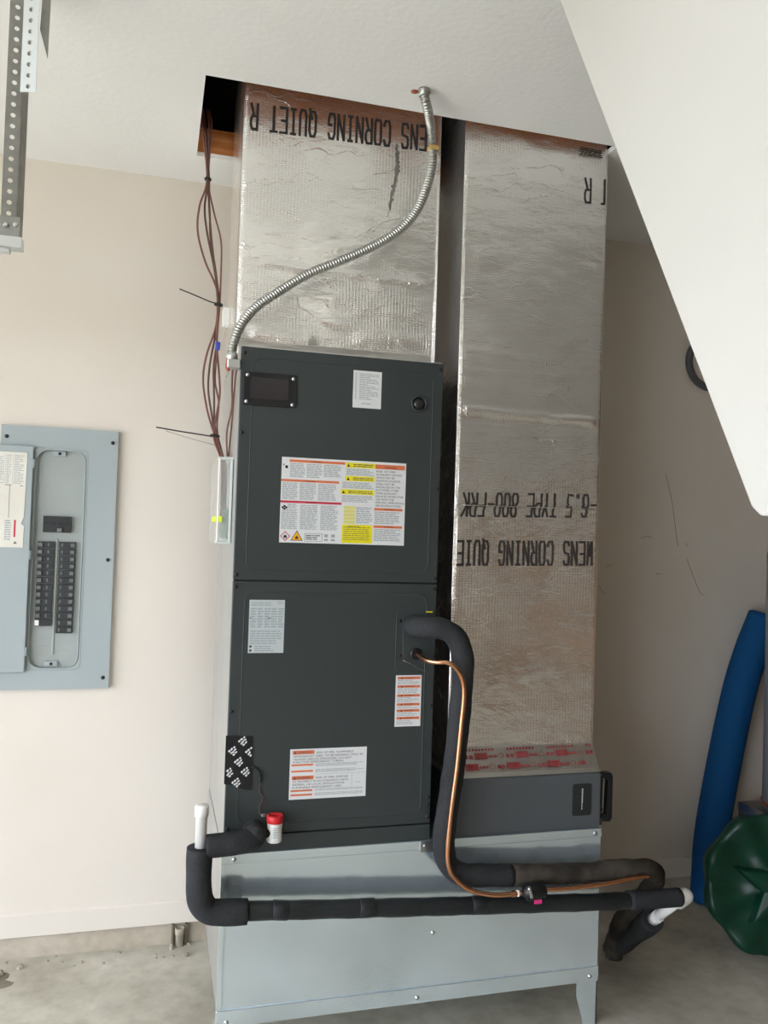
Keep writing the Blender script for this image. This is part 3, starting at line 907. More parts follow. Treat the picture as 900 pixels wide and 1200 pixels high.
def make_duct(name, label, x0, x1, yf, yb_, z0, z1, creases, seed):
    root = thing(name, label, 'duct', ((x0 + x1) / 2, (yf + yb_) / 2, z0))

    def disp(x, z):
        e = min(1, max(0, (x - x0) / 0.03)) * min(1, max(0, (x1 - x) / 0.03))
        d = 0.0045 * (vnoise(x * 7, z * 5, seed) - 0.5) + 0.0022 * (vnoise(x * 19, z * 26, seed + 3) - 0.5)
        d += 0.0010 * (vnoise(x * 60, z * 70, seed + 5) - 0.5) * (1 if vnoise(x * 5, z * 6, seed + 9) > 0.5 else 0.2)
        for (cz, amp, wid, xa, xb, sl) in creases:
            if xa <= x <= xb:
                t = (z - cz - sl * (x - xa) - 0.006 * (vnoise(x * 25, cz, seed) - .5)) / wid
                d += amp * math.exp(-t * t) * min(1, (x - xa) / 0.03, (xb - x) / 0.03)
        return -d * e
    nx, nz = 70, int((min(z1, 2.80) - z0) / 0.008)
    zt = min(z1, 2.80)
    vs, fs = [], []
    for j in range(nz + 1):
        for i in range(nx + 1):
            x = x0 + (x1 - x0) * i / nx; z = z0 + (zt - z0) * j / nz
            rx = 0.004 * (math.exp(-((x - x0) / 0.004) ** 2) + math.exp(-((x1 - x) / 0.004) ** 2))
            vs.append((x, yf + disp(x, z) + rx, z))
    for j in range(nz):
        for i in range(nx):
            a = j * (nx + 1) + i
            fs.append((a, a + 1, a + nx + 2, a + nx + 1))
    front = MB().add(vs, fs, True)
    o = len(vs)
    front.box(x0 + .0005, x1 - .0005, yf + 0.006, yf + 0.03, zt, z1)
    front.build('front_board', 'foil', root)
    box('side_board', 'foil', (x0, x0 + 0.025, yf + 0.004, yb_, z0, z1), root)
    box('side_board', 'foil', (x1 - 0.025, x1, yf + 0.004, yb_, z0, z1), root)
    box('back_board', 'foil', (x0 + 0.025, x1 - 0.025, yb_ - 0.025, yb_, z0, z1), root)
    return root, (lambda x, z: yf + disp(x, z) - 0.0016)


DL0, DL1, DLY = 0.2065, 0.8215, -0.62
sd, yL = make_duct('supply_duct', 'foil-faced duct board riser above the air handler, left of the two ducts', DL0, DL1, DLY, -0.24, AZ1 + 0.001, 3.15,
                   [(2.270, 0.005, 0.008, 0.26, 0.79, -0.01), (2.36, 0.003, 0.006, 0.25, 0.5, 0.08), (2.33, 0.003, 0.006, 0.42, 0.62, 0.2), (2.18, 0.003, 0.01, 0.3, 0.52, 0.05), (2.06, 0.007, 0.022, 0.24, 0.45, -0.05), (2.07, 0.006, 0.02, 0.55, 0.8, 0.08), (2.12, 0.004, 0.01, 0.45, 0.75, -0.12)], 1)
stencil(sd, 'WENS CORNING QUIET R', 0.2265, 2.703, 0.0291, 0.0755, 0.0185, yL, th=0.0072, shear=0.036, xmax=DL1 - 0.004)
sm_ = MB()
SM = []
for k in range(34):
    t_ = k / 33
    SM.append((0.674 + 0.006 * math.sin(t_ * 5) - 0.012 * t_ * t_ + rnd.uniform(-.0025, .0025), 2.69 - 0.23 * t_, (0.0075 * math.sin(PI * min(1, t_ + .08)) ** 0.6 * rnd.uniform(.35, 1.15)) + .0006))
sm_.add([(x + q * w_, yL(x + q * w_, z) + .0006, z) for x, z, w_ in SM for q in (-1, 1)], [(2 * k, 2 * k + 1, 2 * k + 3, 2 * k + 2) for k in range(len(SM) - 1)])
sm_.build('dark_smear', 'smear', sd, recalc=False)
# foil tape skirt sealing the duct to the cabinet top
sk = MB()
sk.prism([(DLY + 0.002, AZ1 + 0.05), (DLY - 0.004, AZ1 + 0.05), (DLY - 0.03, AZ1 + 0.012), (YF + 0.010, AZ1 + 0.005), (YF + 0.008, AZ1 + 0.0005), (DLY + 0.002, AZ1 + 0.0005)], 0, AX0 + 0.002, AX1 - 0.002)
sk.build('tape_skirt', 'foil_tape', sd, 0.002)
box('edge_tape', 'foil_tape', (DL0 - 0.0015, DL0 + 0.0005, DLY + 0.004, DLY + 0.06, AZ1 + 0.002, 2.9), sd)

DR0, DR1, DRY = 0.876, 1.3665, -0.69
rd, yR = make_duct('return_duct', 'tall foil-faced return duct standing on the filter cabinet, right of the two ducts', DR0, DR1, DRY, -0.26, FZ1 + 0.001, 3.15,
                   [(1.875, 0.008, 0.010, 0.88, 1.36, -0.03), (1.845, -0.004, 0.012, 0.88, 1.36, -0.01), (1.855, 0.005, 0.006, 1.2, 1.36, 0.12), (1.95, 0.002, 0.006, 0.9, 1.2, -0.05), (1.99, 0.002, 0.005, 0.9, 1.3, 0.03), (2.06, 0.002, 0.006, 0.88, 1.2, -0.06), (1.805, 0.003, 0.004, 0.9, 1.3, 0), (1.05, 0.004, 0.02, 1.1, 1.25, 0.3), (0.97, 0.003, 0.008, 0.95, 1.05, -0.3), (1.01, 0.003, 0.008, 0.98, 1.04, 0.5)], 6)
lt = MB()
stencil(rd, 'WENS CORNING QUIET', 0.8615, 1.4315, 0.02745, 0.072, 0.0172, yR, th=0.0070, shear=0.020, xmin=DR0 + 0.003, xmax=DR1 - 0.002)
stencil(rd, '-6.5 TYPE 800-FRK', 0.9035, 1.582, 0.0272, 0.066, 0.0172, yR, th=0.0062, shear=0.03, split=0.006, xmin=DR0 + 0.003, xmax=DR1 - 0.002)
stencil(rd, 'T R', 1.288, 2.606, 0.030, 0.078, 0.020, yR, shear=0.05, xmax=DR1 - 0.002, th=0.006)
for zz in (2.737, 2.722):
    strips(lt, 1.266, 1.345, zz - 0.006, zz + 0.006, 2, DRY - 0.004, 0.6, 0.02)
part(lt, 'stamped_code', 'ink_stamp', rd)
MB().tube([(x, yR(x, 1.578) + .0003, 1.578 + .012 * (x - .9)) for x in [0.9 + .03 * k for k in range(16)]], 0.0012, 5, res=1).build('board_seam', 'foil_tape', rd)
# red-printed foil tape closing the duct to the filter cabinet
tw_ = MB()
tw_.prism([(DRY + 0.002, FZ1 + 0.075), (DRY - 0.004, FZ1 + 0.075), (YF + 0.022, FZ1 + 0.010), (YF + 0.004, FZ1 + 0.0008), (DRY + 0.002, FZ1 + 0.0008)], 0, DR0 + 0.002, DR1 - 0.004)
tapes = tw_.build('sealing_tape', 'foil_tape', rd, 0.002)
rp_ = MB()


def skirt_pt(x, t, lift=0.0012):
    # t from 0 (foot) to 1 (top) along the sloping face of the tape
    ya, za, yb2, zb2 = YF + 0.020, FZ1 + 0.012, DRY - 0.004, FZ1 + 0.075
    n_ = Vector((0, -(zb2 - za), (yb2 - ya))).normalized()
    n_ = n_ if n_.y < 0 else -n_
    return Vector((x, ya + (yb2 - ya) * t, za + (zb2 - za) * t)) + n_ * lift


def skirt_rect(x0, x1, t0, t1):
    rp_.add([skirt_pt(x0, t0), skirt_pt(x1, t0), skirt_pt(x1, t1), skirt_pt(x0, t1)], [(0, 1, 2, 3)])


for row, off in ((0, 0.0), (1, 0.035)):
    t0 = 0.04 + row * 0.42
    for k in range(4):
        xx = 0.90 + off + k * 0.135
        for (a, b, c, d) in ((0.02, 0.062, 0.05, 0.30), (-0.012, -0.002, 0.08, 0.22), (0.002, 0.014, 0.08, 0.22), (0.065, 0.072, 0.1, 0.2), (0.074, 0.081, 0.1, 0.2), (0.083, 0.092, 0.1, 0.2)):
            if xx + a > DR0 + .004 and xx + b < DR1 - .006: skirt_rect(xx + a, xx + b, t0 + c, t0 + d)
        if row:
            for q in range(9):
                xa = xx + q * 0.0105 - 0.006
                if DR0 + .004 < xa < DR1 - .014: skirt_rect(xa, xa + 0.007, t0 + 0.38, t0 + 0.47)
        cxx = xx + 0.106
        if cxx < DR1 - 0.016:
            for q in range(12):
                a0, a1 = 2 * PI * q / 12, 2 * PI * (q + 1) / 12
                R_, r_ = 0.0095, 0.0078
                rp_.add([skirt_pt(cxx + R_ * math.cos(a0), t0 + .17 + R_ * math.sin(a0) / .09), skirt_pt(cxx + R_ * math.cos(a1), t0 + .17 + R_ * math.sin(a1) / .09),
                         skirt_pt(cxx + r_ * math.cos(a1), t0 + .17 + r_ * math.sin(a1) / .09), skirt_pt(cxx + r_ * math.cos(a0), t0 + .17 + r_ * math.sin(a0) / .09)], [(0, 1, 2, 3)])
part(rp_, 'red_print', 'tape_red', tapes)
box('edge_tape', 'foil_tape', (DR1 - 0.0005, DR1 + 0.002, DRY + 0.004, DRY + 0.05, FZ1 + 0.002, 2.73), rd)

# ------------------------------------------------------------------ flexible metal conduit
fcn = thing('flexible_conduit', 'ribbed flexible metal conduit curving across the front of the left duct', 'conduit', (0.684, -0.86, CEIL))
cp = [(0.684, -0.860, 2.742), (0.692, -0.850, 2.715), (0.712, -0.818, 2.700), (0.735, -0.770, 2.690), (0.752, -0.738, 2.655), (0.759, -0.730, 2.60), (0.748, -0.722, 2.535), (0.7195, -0.720, 2.456), (0.669, -0.720, 2.390),
      (0.593, -0.720, 2.332), (0.492, -0.720, 2.274), (0.393, -0.720, 2.221), (0.309, -0.722, 2.159), (0.248, -0.730, 2.107), (0.208, -0.742, 2.05), (0.189, -0.748, 1.995), (0.186, -0.75, 1.962)]
MB().tube(cp, 0.0126, 12, res=96, rfun=lambda r, d: r * (1 + 0.12 * math.sin(2 * PI * d / 0.0085))).build('armor', 'conduit_steel', fcn)
MB().lathe([(0.0165, 0), (0.0165, 0.02), (0.013, 0.024)], (0.1855, -0.75, 1.945), (0, 0, 1), 16).build('connector', 'zinc', fcn)
box('elbow_box', 'zinc', (0.172, 0.2095, -0.768, -0.728, 1.925, 1.950), fcn, 0.004)
MB().lathe([(0.0175, 0), (0.0175, 0.005), (0.0145, 0.010), (0.0142, 0.020)], (0.684, -0.860, CEIL - 0.0005), (0, 0, -1), 18).build('ceiling_fitting', 'conduit_steel', fcn)
box('tan_strap', 'tan_tape', (0.742, 0.772, -0.748, -0.716, 2.632, 2.645), fcn, 0.003)
MB().lathe([(0.011, 0), (0.011, 0.001), (0, 0.0012)], (0.662, -0.842, CEIL - 0.0004), (0, 0, -1), 14).build('hole_patch', 'copper_tag', fcn)
MB().tube([(0.176, -0.757, 1.955), (0.173, -0.757, 1.93), (0.178, -0.757, 1.918)], 0.005, 8, res=4).build('red_bushing', 'copper_tag', fcn)

# ------------------------------------------------------------------ thermostat cables, zone box, sensor
cbn = thing('cable_bundle', 'bundle of brown thermostat cables hanging from the ceiling opening to the clear control box', 'cable', (0.12, -0.4, 1.69))
Y = -0.40
paths = [
    [(0.092, Y + .1, 2.86), (0.096, Y, 2.75), (0.116, Y, 2.589), (0.096, Y - .005, 2.50), (0.093, Y, 2.42), (0.118, Y, 2.33), (0.156, Y, 2.25), (0.163, Y, 2.193), (0.160, Y, 2.12), (0.135, Y, 2.03), (0.127, Y, 1.95), (0.142, Y, 1.86), (0.165, Y, 1.79), (0.188, Y - .04, 1.72), (0.184, -0.56, 1.66), (0.183, -0.60, 1.58), (0.184, -0.60, 1.51)],
    [(0.100, Y + .1, 2.86), (0.104, Y, 2.75), (0.118, Y - .004, 2.589), (0.112, Y + .005, 2.50), (0.122, Y, 2.42), (0.150, Y, 2.30), (0.161, Y - .005, 2.22), (0.166, Y - .003, 2.193), (0.160, Y + .004, 2.10), (0.146, Y, 2.0), (0.144, Y, 1.92), (0.158, Y, 1.84), (0.172, Y, 1.77), (0.190, Y - .05, 1.71), (0.190, -0.58, 1.65), (0.188, -0.615, 1.56)],
    [(0.118, Y + .1, 2.86), (0.124, Y, 2.75), (0.120, Y, 2.589), (0.140, Y, 2.49), (0.166, Y, 2.40), (0.170, Y, 2.30), (0.170, Y, 2.193), (0.166, Y, 2.10), (0.166, Y - .006, 2.03), (0.164, Y, 1.95), (0.178, Y, 1.88), (0.176, Y, 1.80), (0.190, Y - .04, 1.72), (0.195, -0.58, 1.66), (0.194, -0.61, 1.54)],
    [(0.112, Y + .1, 2.86), (0.116, Y - .006, 2.75), (0.119, Y + .004, 2.589), (0.128, Y - .006, 2.48), (0.134, Y, 2.40), (0.156, Y - .004, 2.28), (0.167, Y + .005, 2.193), (0.165, Y + .006, 2.07), (0.158, Y - .004, 1.99), (0.163, Y, 1.90), (0.168, Y, 1.81), (0.186, Y - .03, 1.74), (0.192, -0.57, 1.66), (0.191, -0.60, 1.54)],
    [(0.096, Y + .1, 2.86), (0.107, Y + .006, 2.75), (0.122, Y, 2.589), (0.126, Y + .006, 2.50), (0.142, Y, 2.36), (0.160, Y + .005, 2.26), (0.169, Y + .003, 2.193), (0.163, Y - .006, 2.09), (0.176, Y, 1.97), (0.180, Y, 1.90), (0.166, Y - .004, 1.78), (0.184, Y - .05, 1.71), (0.186, -0.57, 1.66), (0.187, -0.595, 1.55)],
]
for i, pth in enumerate(paths):
    MB().tube(pth, 0.0033 if i != 2 else 0.0028, 7, res=6).build('cable', 'cable_brown' if i % 2 == 0 else 'cable_dark', cbn)
for (x, z, r) in ((0.1185, 2.589, 0.010), (0.166, 2.193, 0.0125), (0.170, 1.775, 0.014)):
    MB().lathe([(r, -0.004), (r + .0015, -0.002), (r + .0015, 0.002), (r, 0.004)], (x, Y, z), (0.1, 0, 1), 12).build('cable_tie', 'tie_black', cbn)
MB().tube([(0.156, Y - .012, 2.194), (0.135, Y - .012, 2.198), (0.09, Y - .012, 2.213), (0.044, Y - .012, 2.227)], 0.0021, 5, res=4).build('tie_tail', 'tie_black', cbn)
MB().tube([(0.160, Y - .012, 1.772), (0.12, Y - .012, 1.776), (0.05, Y - .012, 1.783), (-0.010, Y - .012, 1.790)], 0.0022, 5, res=4).build('tie_tail', 'tie_black', cbn)
MB().tube([(0.17, Y - .012, 1.745), (0.1, Y - .012, 1.760), (0.02, Y - .012, 1.780)], 0.0009, 5, res=4).build('bare_wire', 'scuff', cbn)
MB().lathe([(0.006, 0), (0.0085, 0.004), (0.007, 0.024), (0.003, 0.028)], (0.168, Y - 0.010, 2.072), (0, 0, -1), 10).build('wire_nut', 'blue_plastic', cbn)
tw2 = MB().tube([(0.190, -0.735, 1.926), (0.196, -0.66, 1.895), (0.203, -0.60, 1.84), (0.194, -0.56, 1.77), (0.200, -0.54, 1.70)], 0.0028, 7, res=6).build('branch_cable', 'cable_brown', cbn)
MB().tube([(0.2, -0.735, 1.926), (0.203, -0.66, 1.88), (0.2045, -0.6, 1.80), (0.202, -0.56, 1.70)], 0.0026, 7, res=6).build('branch_cable', 'cable_dark', cbn)

zb = thing('control_box', 'small clear plastic control box with a lime sticker on the cabinet side', 'control box', (0.19, -0.5, 1.44))
bx0, bx1, by0, by1, bz0, bz1 = 0.168, 0.2095, -0.66, -0.34, 1.440, 1.688
box('back_plate', 'panel_plate', (bx1 - 0.003, bx1, by0 + .003, by1 - .003, bz0 + .004, bz1 - .004), zb)
box('front_cover', 'clear_plastic', (bx0, bx1 - .003, by0, by0 + 0.002, bz0 + .006, bz1 - .006), zb)
box('side_cover', 'clear_plastic', (bx0, bx0 + 0.002, by0 + .002, by1, bz0 + .006, bz1 - .006), zb)
box('top_rim', 'rim_plastic', (bx0 - .001, bx1, by0 - .001, by0 + .05, bz1 - .006, bz1), zb, 0.0015)
box('bottom_rim', 'rim_plastic', (bx0 - .001, bx1, by0 - .001, by0 + .05, bz0, bz0 + .006), zb, 0.0015)
box('corner_rim', 'white_plastic', (bx0 - .001, bx0 + .003, by0 - .0015, by0 + .003, bz0 + .006, bz1 - .006), zb, 0.001)
box('corner_rim', 'rim_plastic', (bx1 - .009, bx1 - .002, by0 - .0015, by0 + .003, bz0 + .006, bz1 - .006), zb, 0.001)
box('circuit_board', 'circuit_green', (bx1 - .012, bx1 - .008, by0 + .02, by1 - .03, bz0 + .015, bz0 + .10), zb)
box('sticker', 'lime_sticker', (bx0 + .002, bx0 + .014, by0 - .0008, by0 - .0001, bz0 + .062, bz0 + .078), zb)
box('sticker', 'lime_sticker', (bx0 - .0008, bx0 - .0001, by0 + .02, by0 + .22, bz0 + .062, bz0 + .078), zb)
for z in (bz0 + .115, bz0 + .135):
    MB().lathe([(0.004, 0), (0, 0.0006)], (bx0 - .0002, -0.5, z), (-1, 0, 0), 10).build('screw', 'white_plastic', zb)

sn = thing('sensor_box', 'small white sensor box on the side of the left duct', 'sensor', (0.19, -0.33, 2.146))
box('housing', 'white_plastic', (0.185, DL0 - 0.0002, -0.355, -0.30, 2.146, 2.200), sn, 0.002)
MB().tube([(0.193, -0.345, 2.147), (0.190, -0.36, 2.12), (0.180, -0.38, 2.09), (0.174, -0.395, 2.07)], 0.0012, 5, res=4).build('lead', 'white_plastic', sn)

# ------------------------------------------------------------------ condensate drain
DY = -0.835
dn = thing('condensate_drain', 'black insulated condensate drain line with white PVC ends running across the plenum', 'drain pipe', (0.9, DY, 0))
MB().lathe([(0.0150, 0), (0.0150, 0.105), (0.0185, 0.106), (0.0185, 0.131), (0.0165, 0.134), (0, 0.134)], (0.1445, DY, 0.625), (0, 0, 1), 18).build('pvc_riser', 'pvc_white', dn)
MB().tube([(0.143, DY, 0.650), (0.1425, DY, 0.60), (0.1445, DY, 0.54), (0.152, DY, 0.506), (0.172, DY, 0.483), (0.205, DY, 0.476), (0.272, DY, 0.472)], 0.0335, 18, res=6, rfun=lambda r, d: r * (1 + 0.02 * math.sin(d * 60))).build('foam_elbow', 'foam_black', dn)
MB().tube([(0.262, DY, 0.474), (0.50, DY, 0.458), (0.772, DY, 0.440), (1.032, DY, 0.424), (1.308, DY, 0.407), (1.43, DY, 0.402)], 0.0245, 16, res=10, rfun=lambda r, d: r * (1 + 0.03 * math.sin(d * 47) + 0.02 * math.sin(d * 131))).build('taped_pipe', 'wrap_black', dn)
MB().tube([(1.415, DY, 0.4025), (1.51, DY, 0.399), (1.592, DY, 0.397)], 0.0275, 16, res=6).build('foam_sleeve', 'foam_black', dn)
MB().tube([(0.29, YF + .004, 0.657), (0.288, YF - 0.045, 0.657), (0.272, DY + 0.012, 0.656), (0.235, DY, 0.654), (0.20, DY, 0.652), (0.158, DY, 0.650)], 0.0305, 18, res=6).build('foam_branch', 'foam_black', dn)
MB().lathe([(0.030, -0.006), (0.031, 0.0), (0.027, 0.014), (0.015, 0.024), (0.0, 0.027)], (0.287, YF - 0.058, 0.668), (0.12, -0.75, 0.35), 18).build('foam_cap', 'foam_black', dn)
for x in (0.36, 0.60, 0.93):
    zc = 0.474 - (x - 0.262) * 0.064
    MB().lathe([(0.0246, -0.022), (0.0256, -0.020), (0.0256, 0.020), (0.0246, 0.022)], (x, DY, zc), (1, 0, -.064 + rnd.uniform(-.06, .06)), 16).build('tape_wrap', 'wrap_black', dn)
E0 = Vector((1.615, DY, 0.399)); E1 = Vector((1.655, -0.36, 0.0))
dv = E1 - E0
MB().tube([(1.585, DY, 0.397), (1.603, DY, 0.399), (1.617, DY + .004, 0.397), (1.624, DY + 0.018, 0.386), E0 + dv * 0.10 + Vector((.004, 0, 0))], 0.0225, 16, res=6).build('pvc_elbow', 'pvc_white', dn)
MB().tube([E0 + dv * 0.05, E0 + dv * 0.5], 0.0160, 14, res=1).build('pvc_pipe', 'pvc_white', dn)
MB().tube([E0 + dv * 0.33, E0 + dv * 0.40], 0.0195, 14, res=1).build('pvc_collar', 'pvc_white', dn)
MB().tube([E0 + dv * 0.40, E0 + dv * 0.6, E0 + dv * 0.8, E0 + dv * 1.0 + Vector((0, 0, .002))], 0.036, 16, res=5, rfun=lambda r, d: r * (1 + .05 * math.sin(d * 30))).build('foam_boot', 'foam_black', dn)

fs_ = thing('float_switch', 'small white float switch with a red cap beside the drain branch', 'float switch', (0.342, -0.80, 0.638))
MB().lathe([(0.0, 0), (0.0185, 0.0005), (0.0205, 0.003), (0.0205, 0.020), (0.0195, 0.03), (0.0205, 0.05), (0.0205, 0.054), (0, 0.054)], (0.342, -0.80, 0.638), (0.02, 0, 1), 22).build('body', 'white_plastic', fs_)
MB().lathe([(0.0222, 0.052), (0.0228, 0.054), (0.0228, 0.068), (0.021, 0.072), (0.017, 0.0725), (0.016, 0.070), (0, 0.0702)], (0.342, -0.80, 0.638), (0.02, 0, 1), 22).build('cap', 'red_plastic', fs_)
fpz = MB(); strips(fpz, 0.336, 0.352, 0.652, 0.682, 6, -0.8208, .4, .2)
part(fpz, 'fine_print', 'ink_grey', fs_)
MB().lathe([(0.012, 0), (0.012, 0.03)], (0.342, -0.803, 0.664), (-1, 0, -.05), 12).build('coupling', 'foam_black', fs_)
MB().tube([(0.278, YF - .003, 0.832), (0.292, YF - .006, 0.827), (0.302, YF - .008, 0.812), (0.304, YF - .008, 0.790)], 0.0033, 7, res=5).build('wire_sleeve', 'black_plastic', fs_)
MB().tube([(0.303, YF - .008, 0.79), (0.302, YF - .006, 0.765), (0.313, YF - .006, 0.745), (0.304, YF - .006, 0.725), (0.307, YF - .016, 0.704), (0.326, -0.795, 0.7085)], 0.0013, 6, res=6).build('lead', 'cable_dark', fs_)
box('lead_clip', 'zinc', (0.308, 0.318, YF - .022, YF - .014, 0.700, 0.707), fs_, 0.001)

# ------------------------------------------------------------------ refrigerant lines
sl = thing('suction_line', 'thick black foam-insulated refrigerant line dropping beside the cabinet and bending right', 'pipe', (0.85, -0.82, 0))
sp_ = [(0.735, YF + .003, 1.218), (0.742, YF - 0.03, 1.219), (0.765, YF - 0.058, 1.221), (0.80, -0.828, 1.217), (0.837, -0.832, 1.195), (0.858, -0.832, 1.150), (0.864, -0.830, 1.088), (0.856, -0.828, 0.943), (0.846, -0.826, 0.822), (0.828, -0.824, 0.679), (0.823, -0.824, 0.608), (0.838, -0.824, 0.550), (0.885, -0.824, 0.517), (0.95, -0.824, 0.510), (1.034, -0.824, 0.503)]
MB().tube(sp_, 0.0315, 18, res=7, rfun=lambda r, d: r * (1 + .025 * math.sin(d * 37) + .02 * math.sin(d * 91))).build('foam_insulation', 'foam_black', sl)
MB().tube([(1.02, -0.824, 0.504), (1.254, -0.824, 0.492), (1.38, -0.822, 0.492), (1.475, -0.812, 0.484), (1.545, -0.775, 0.452), (1.584, -0.715, 0.395), (1.597, -0.62, 0.30), (1.60, -0.51, 0.18), (1.625, -0.42, 0.06), (1.632, -0.41, 0.002)], 0.029, 16, res=7,
          rfun=lambda r, d: r * (1 + .05 * math.sin(d * 41) + .04 * math.sin(d * 83))).build('weathered_foam', 'foam_dusty', sl)
box('yellow_tag', 'yellow_print', (0.770, 0.790, YF - .0015, YF - .0001, 1.257, 1.261), ah)

ll = thing('liquid_line', 'bare copper refrigerant line curving down past the cabinet to a black fitting', 'pipe', (0.83, -0.865, 0.47))
lp_ = [(0.742, YF - .002, 1.138), (0.744, -0.80, 1.136), (0.752, -0.835, 1.130), (0.772, -0.862, 1.128), (0.797, -0.874, 1.129), (0.822, -0.880, 1.115), (0.843, -0.880, 1.082), (0.850, -0.879, 1.036), (0.8455, -0.876, 0.953), (0.838, -0.872, 0.834), (0.8265, -0.868, 0.716), (0.820, -0.866, 0.610), (0.824, -0.868, 0.560), (0.842, -0.87, 0.527), (0.885, -0.872, 0.494), (0.940, -0.874, 0.477), (0.985, -0.875, 0.472), (1.050, -0.875, 0.472)]
MB().tube(lp_, 0.0068, 12, res=8).build('copper_tube', 'copper', ll)
MB().lathe([(0.0095, 0), (0.0095, 0.012)], (1.012, -0.875, 0.4725), (1, 0, 0), 6, False).build('flare_nut', 'copper', ll)
MB().lathe([(0.009, 0), (0.009, 0.006)], (1.030, -0.875, 0.4725), (1, 0, 0), 12).build('white_seal', 'white_plastic', ll)
MB().lathe([(0.010, 0), (0.021, 0.008), (0.0235, 0.012), (0.0235, 0.052), (0.021, 0.057), (0.021, 0.066), (0.012, 0.072)], (1.046, -0.878, 0.474), (1, 0, 0.03), 18).build('black_fitting', 'black_plastic', ll)
MB().tube([(1.052, -0.905, 0.500), (1.058, -0.905, 0.482), (1.062, -0.903, 0.470)], 0.005, 8, res=4).build('chrome_stem', 'zinc', ll)
rect_ = MB().box(1.072, 1.095, -0.9022, -0.900, 0.450, 0.461).build('pink_sticker', 'magenta_print', ll)
MB().tube([(1.115, -0.876, 0.476), (1.20, -0.872, 0.472), (1.32, -0.868, 0.474), (1.42, -0.855, 0.476), (1.48, -0.838, 0.470)], 0.0066, 10, res=6).build('copper_tube', 'copper', ll)

# ------------------------------------------------------------------ breaker panel
bp_ = thing('breaker_panel', 'grey electrical breaker panel with open door on the cream wall at left', 'breaker panel', (-0.33, 0, 0.914))
CX0, CX1, CZ0, CZ1 = -0.516, -0.137, 0.914, 1.812
ox0, ox1, oz0, oz1 = -0.402, -0.242, 0.986, 1.735
inner = rrect(ox0, ox1, oz0, oz1, 0.042, 6)
ocx, ocz = (ox0 + ox1) / 2, (oz0 + oz1) / 2
# outer loop matched point for point with the rounded opening
n4 = len(inner) // 4
outer = []
cor = [(CX1, CZ1), (CX0, CZ1), (CX0, CZ0), (CX1, CZ0)]
for i, (px_, pz_) in enumerate(inner):
    c_ = i // n4
    k = i % n4
    if k == n4 // 2: outer.append(cor[c_])
    else:
        first = k < n4 // 2
        if c_ == 0: outer.append((CX1, pz_) if first else (px_, CZ1))
        elif c_ == 1: outer.append((px_, CZ1) if first else (CX0, pz_))
        elif c_ == 2: outer.append((CX0, pz_) if first else (px_, CZ0))
        else: outer.append((px_, CZ0) if first else (CX1, pz_))
N_ = len(inner)
yc = -0.020
mbp = MB()
vs = [(x, yc, z) for x, z in outer] + [(x, yc, z) for x, z in inner] + [(x, 0.0, z) for x, z in outer] + [(x, -0.004, z) for x, z in inner]
fs = []
for i in range(N_):
    j = (i + 1) % N_
    fs += [(i, j, N_ + j, N_ + i), (2 * N_ + i, 2 * N_ + j, j, i), (N_ + i, N_ + j, 3 * N_ + j, 3 * N_ + i)]
mbp.add(vs, fs)
cov = mbp.build('cover', 'panel_grey', bp_)
rim = MB()
ri = rrect(ox0, ox1, oz0, oz1, 0.042, 6); ri.append(ri[0])
rim.tube([(x, yc - .001, z) for x, z in ri], 0.0022, 6, False, res=1).build('opening_rim', 'panel_grey', cov)
ro = rrect(ox0 - .006, ox1 + .008, oz0 - .006, oz1 + .006, 0.02, 3); ro.append(ro[0])
MB().tube([(x, yc, z) for x, z in ro], 0.0012, 5, False, res=1).build('pressed_edge', 'panel_grey', cov)
box('dead_front', 'panel_plate', (ox0 - .004, ox1 + .004, -0.0065, -0.003, oz0 - .004, oz1 + .004), bp_)
box('divider_rib', 'panel_plate', (-0.3285, -0.3215, -0.0105, -0.006, 1.03, 1.43), bp_, 0.002)
for z in (1.116, 1.088, 1.06):
    box('blank_slot', 'ink_grey', (-0.388, -0.331, -0.0072, -0.0063, z, z + .0016), bp_)
    box('blank_slot', 'ink_grey', (-0.318, -0.262, -0.0072, -0.0063, z - .014, z - .0124), bp_)
for z in (1.723, 1.001):
    lt_ = box('latch_plate', 'panel_grey', (-0.350, -0.308, -0.017, -0.006, z - .008, z + .009), bp_, 0.002)
    share('screw', SCREW_D, lt_, (-0.328, -0.017, z))
for x, z in ((-0.498, 1.773), (-0.155, 1.770), (-0.156, 1.361), (-0.157, 0.952)):
    share('screw', SCREW_D, cov, (x, yc, z)).scale = (1.3, 1.3, 1.3)
# one breaker of each kind, then copies
bk_l = local_mesh('breaker', MB().box(-.0265, .0265, -0.0100, 0.0, -.0112, .0112), 'breaker_black')
tg_l = local_mesh('toggle', MB().box(-.0065, .0065, -0.0065, 0.0, -.006, .006), 'toggle_grey')
mk_l = local_mesh('rating_mark', MB().box(-.0025, .0025, -0.0005, 0.0, -.0055, .0055), 'toggle_grey')
for side in (0, 1):
    n_rows = 12 if side == 0 else 13
    xc = -0.3595 if side == 0 else -0.2910
    for k in range(n_rows):
        zc = 1.4085 - k * 0.0243
        b_ = share('breaker', bk_l, bp_, (xc, -0.0062, zc))
        if side == 0 and k == 11:
            t_ = share('blank_tab', tg_l, b_, (xc - .0195, -0.0162, zc)); t_.scale = (1, 1, 1.5)
            t_.data = local_mesh('blank_tab', MB().box(-.0065, .0065, -0.0015, 0.0, -.006, .006), 'white_plastic')
            continue
        sgn = -1 if side == 0 else 1
        share('toggle', tg_l, b_, (xc + sgn * .0175, -0.0155, zc))
        share('rating_mark', mk_l, b_, (xc - sgn * (.008 if side == 0 else .0165), -0.0162, zc))
mn = box('main_breaker', 'breaker_black', (-0.372, -0.281, -0.021, -0.0062, 1.4515, 1.507), bp_, 0.0015)
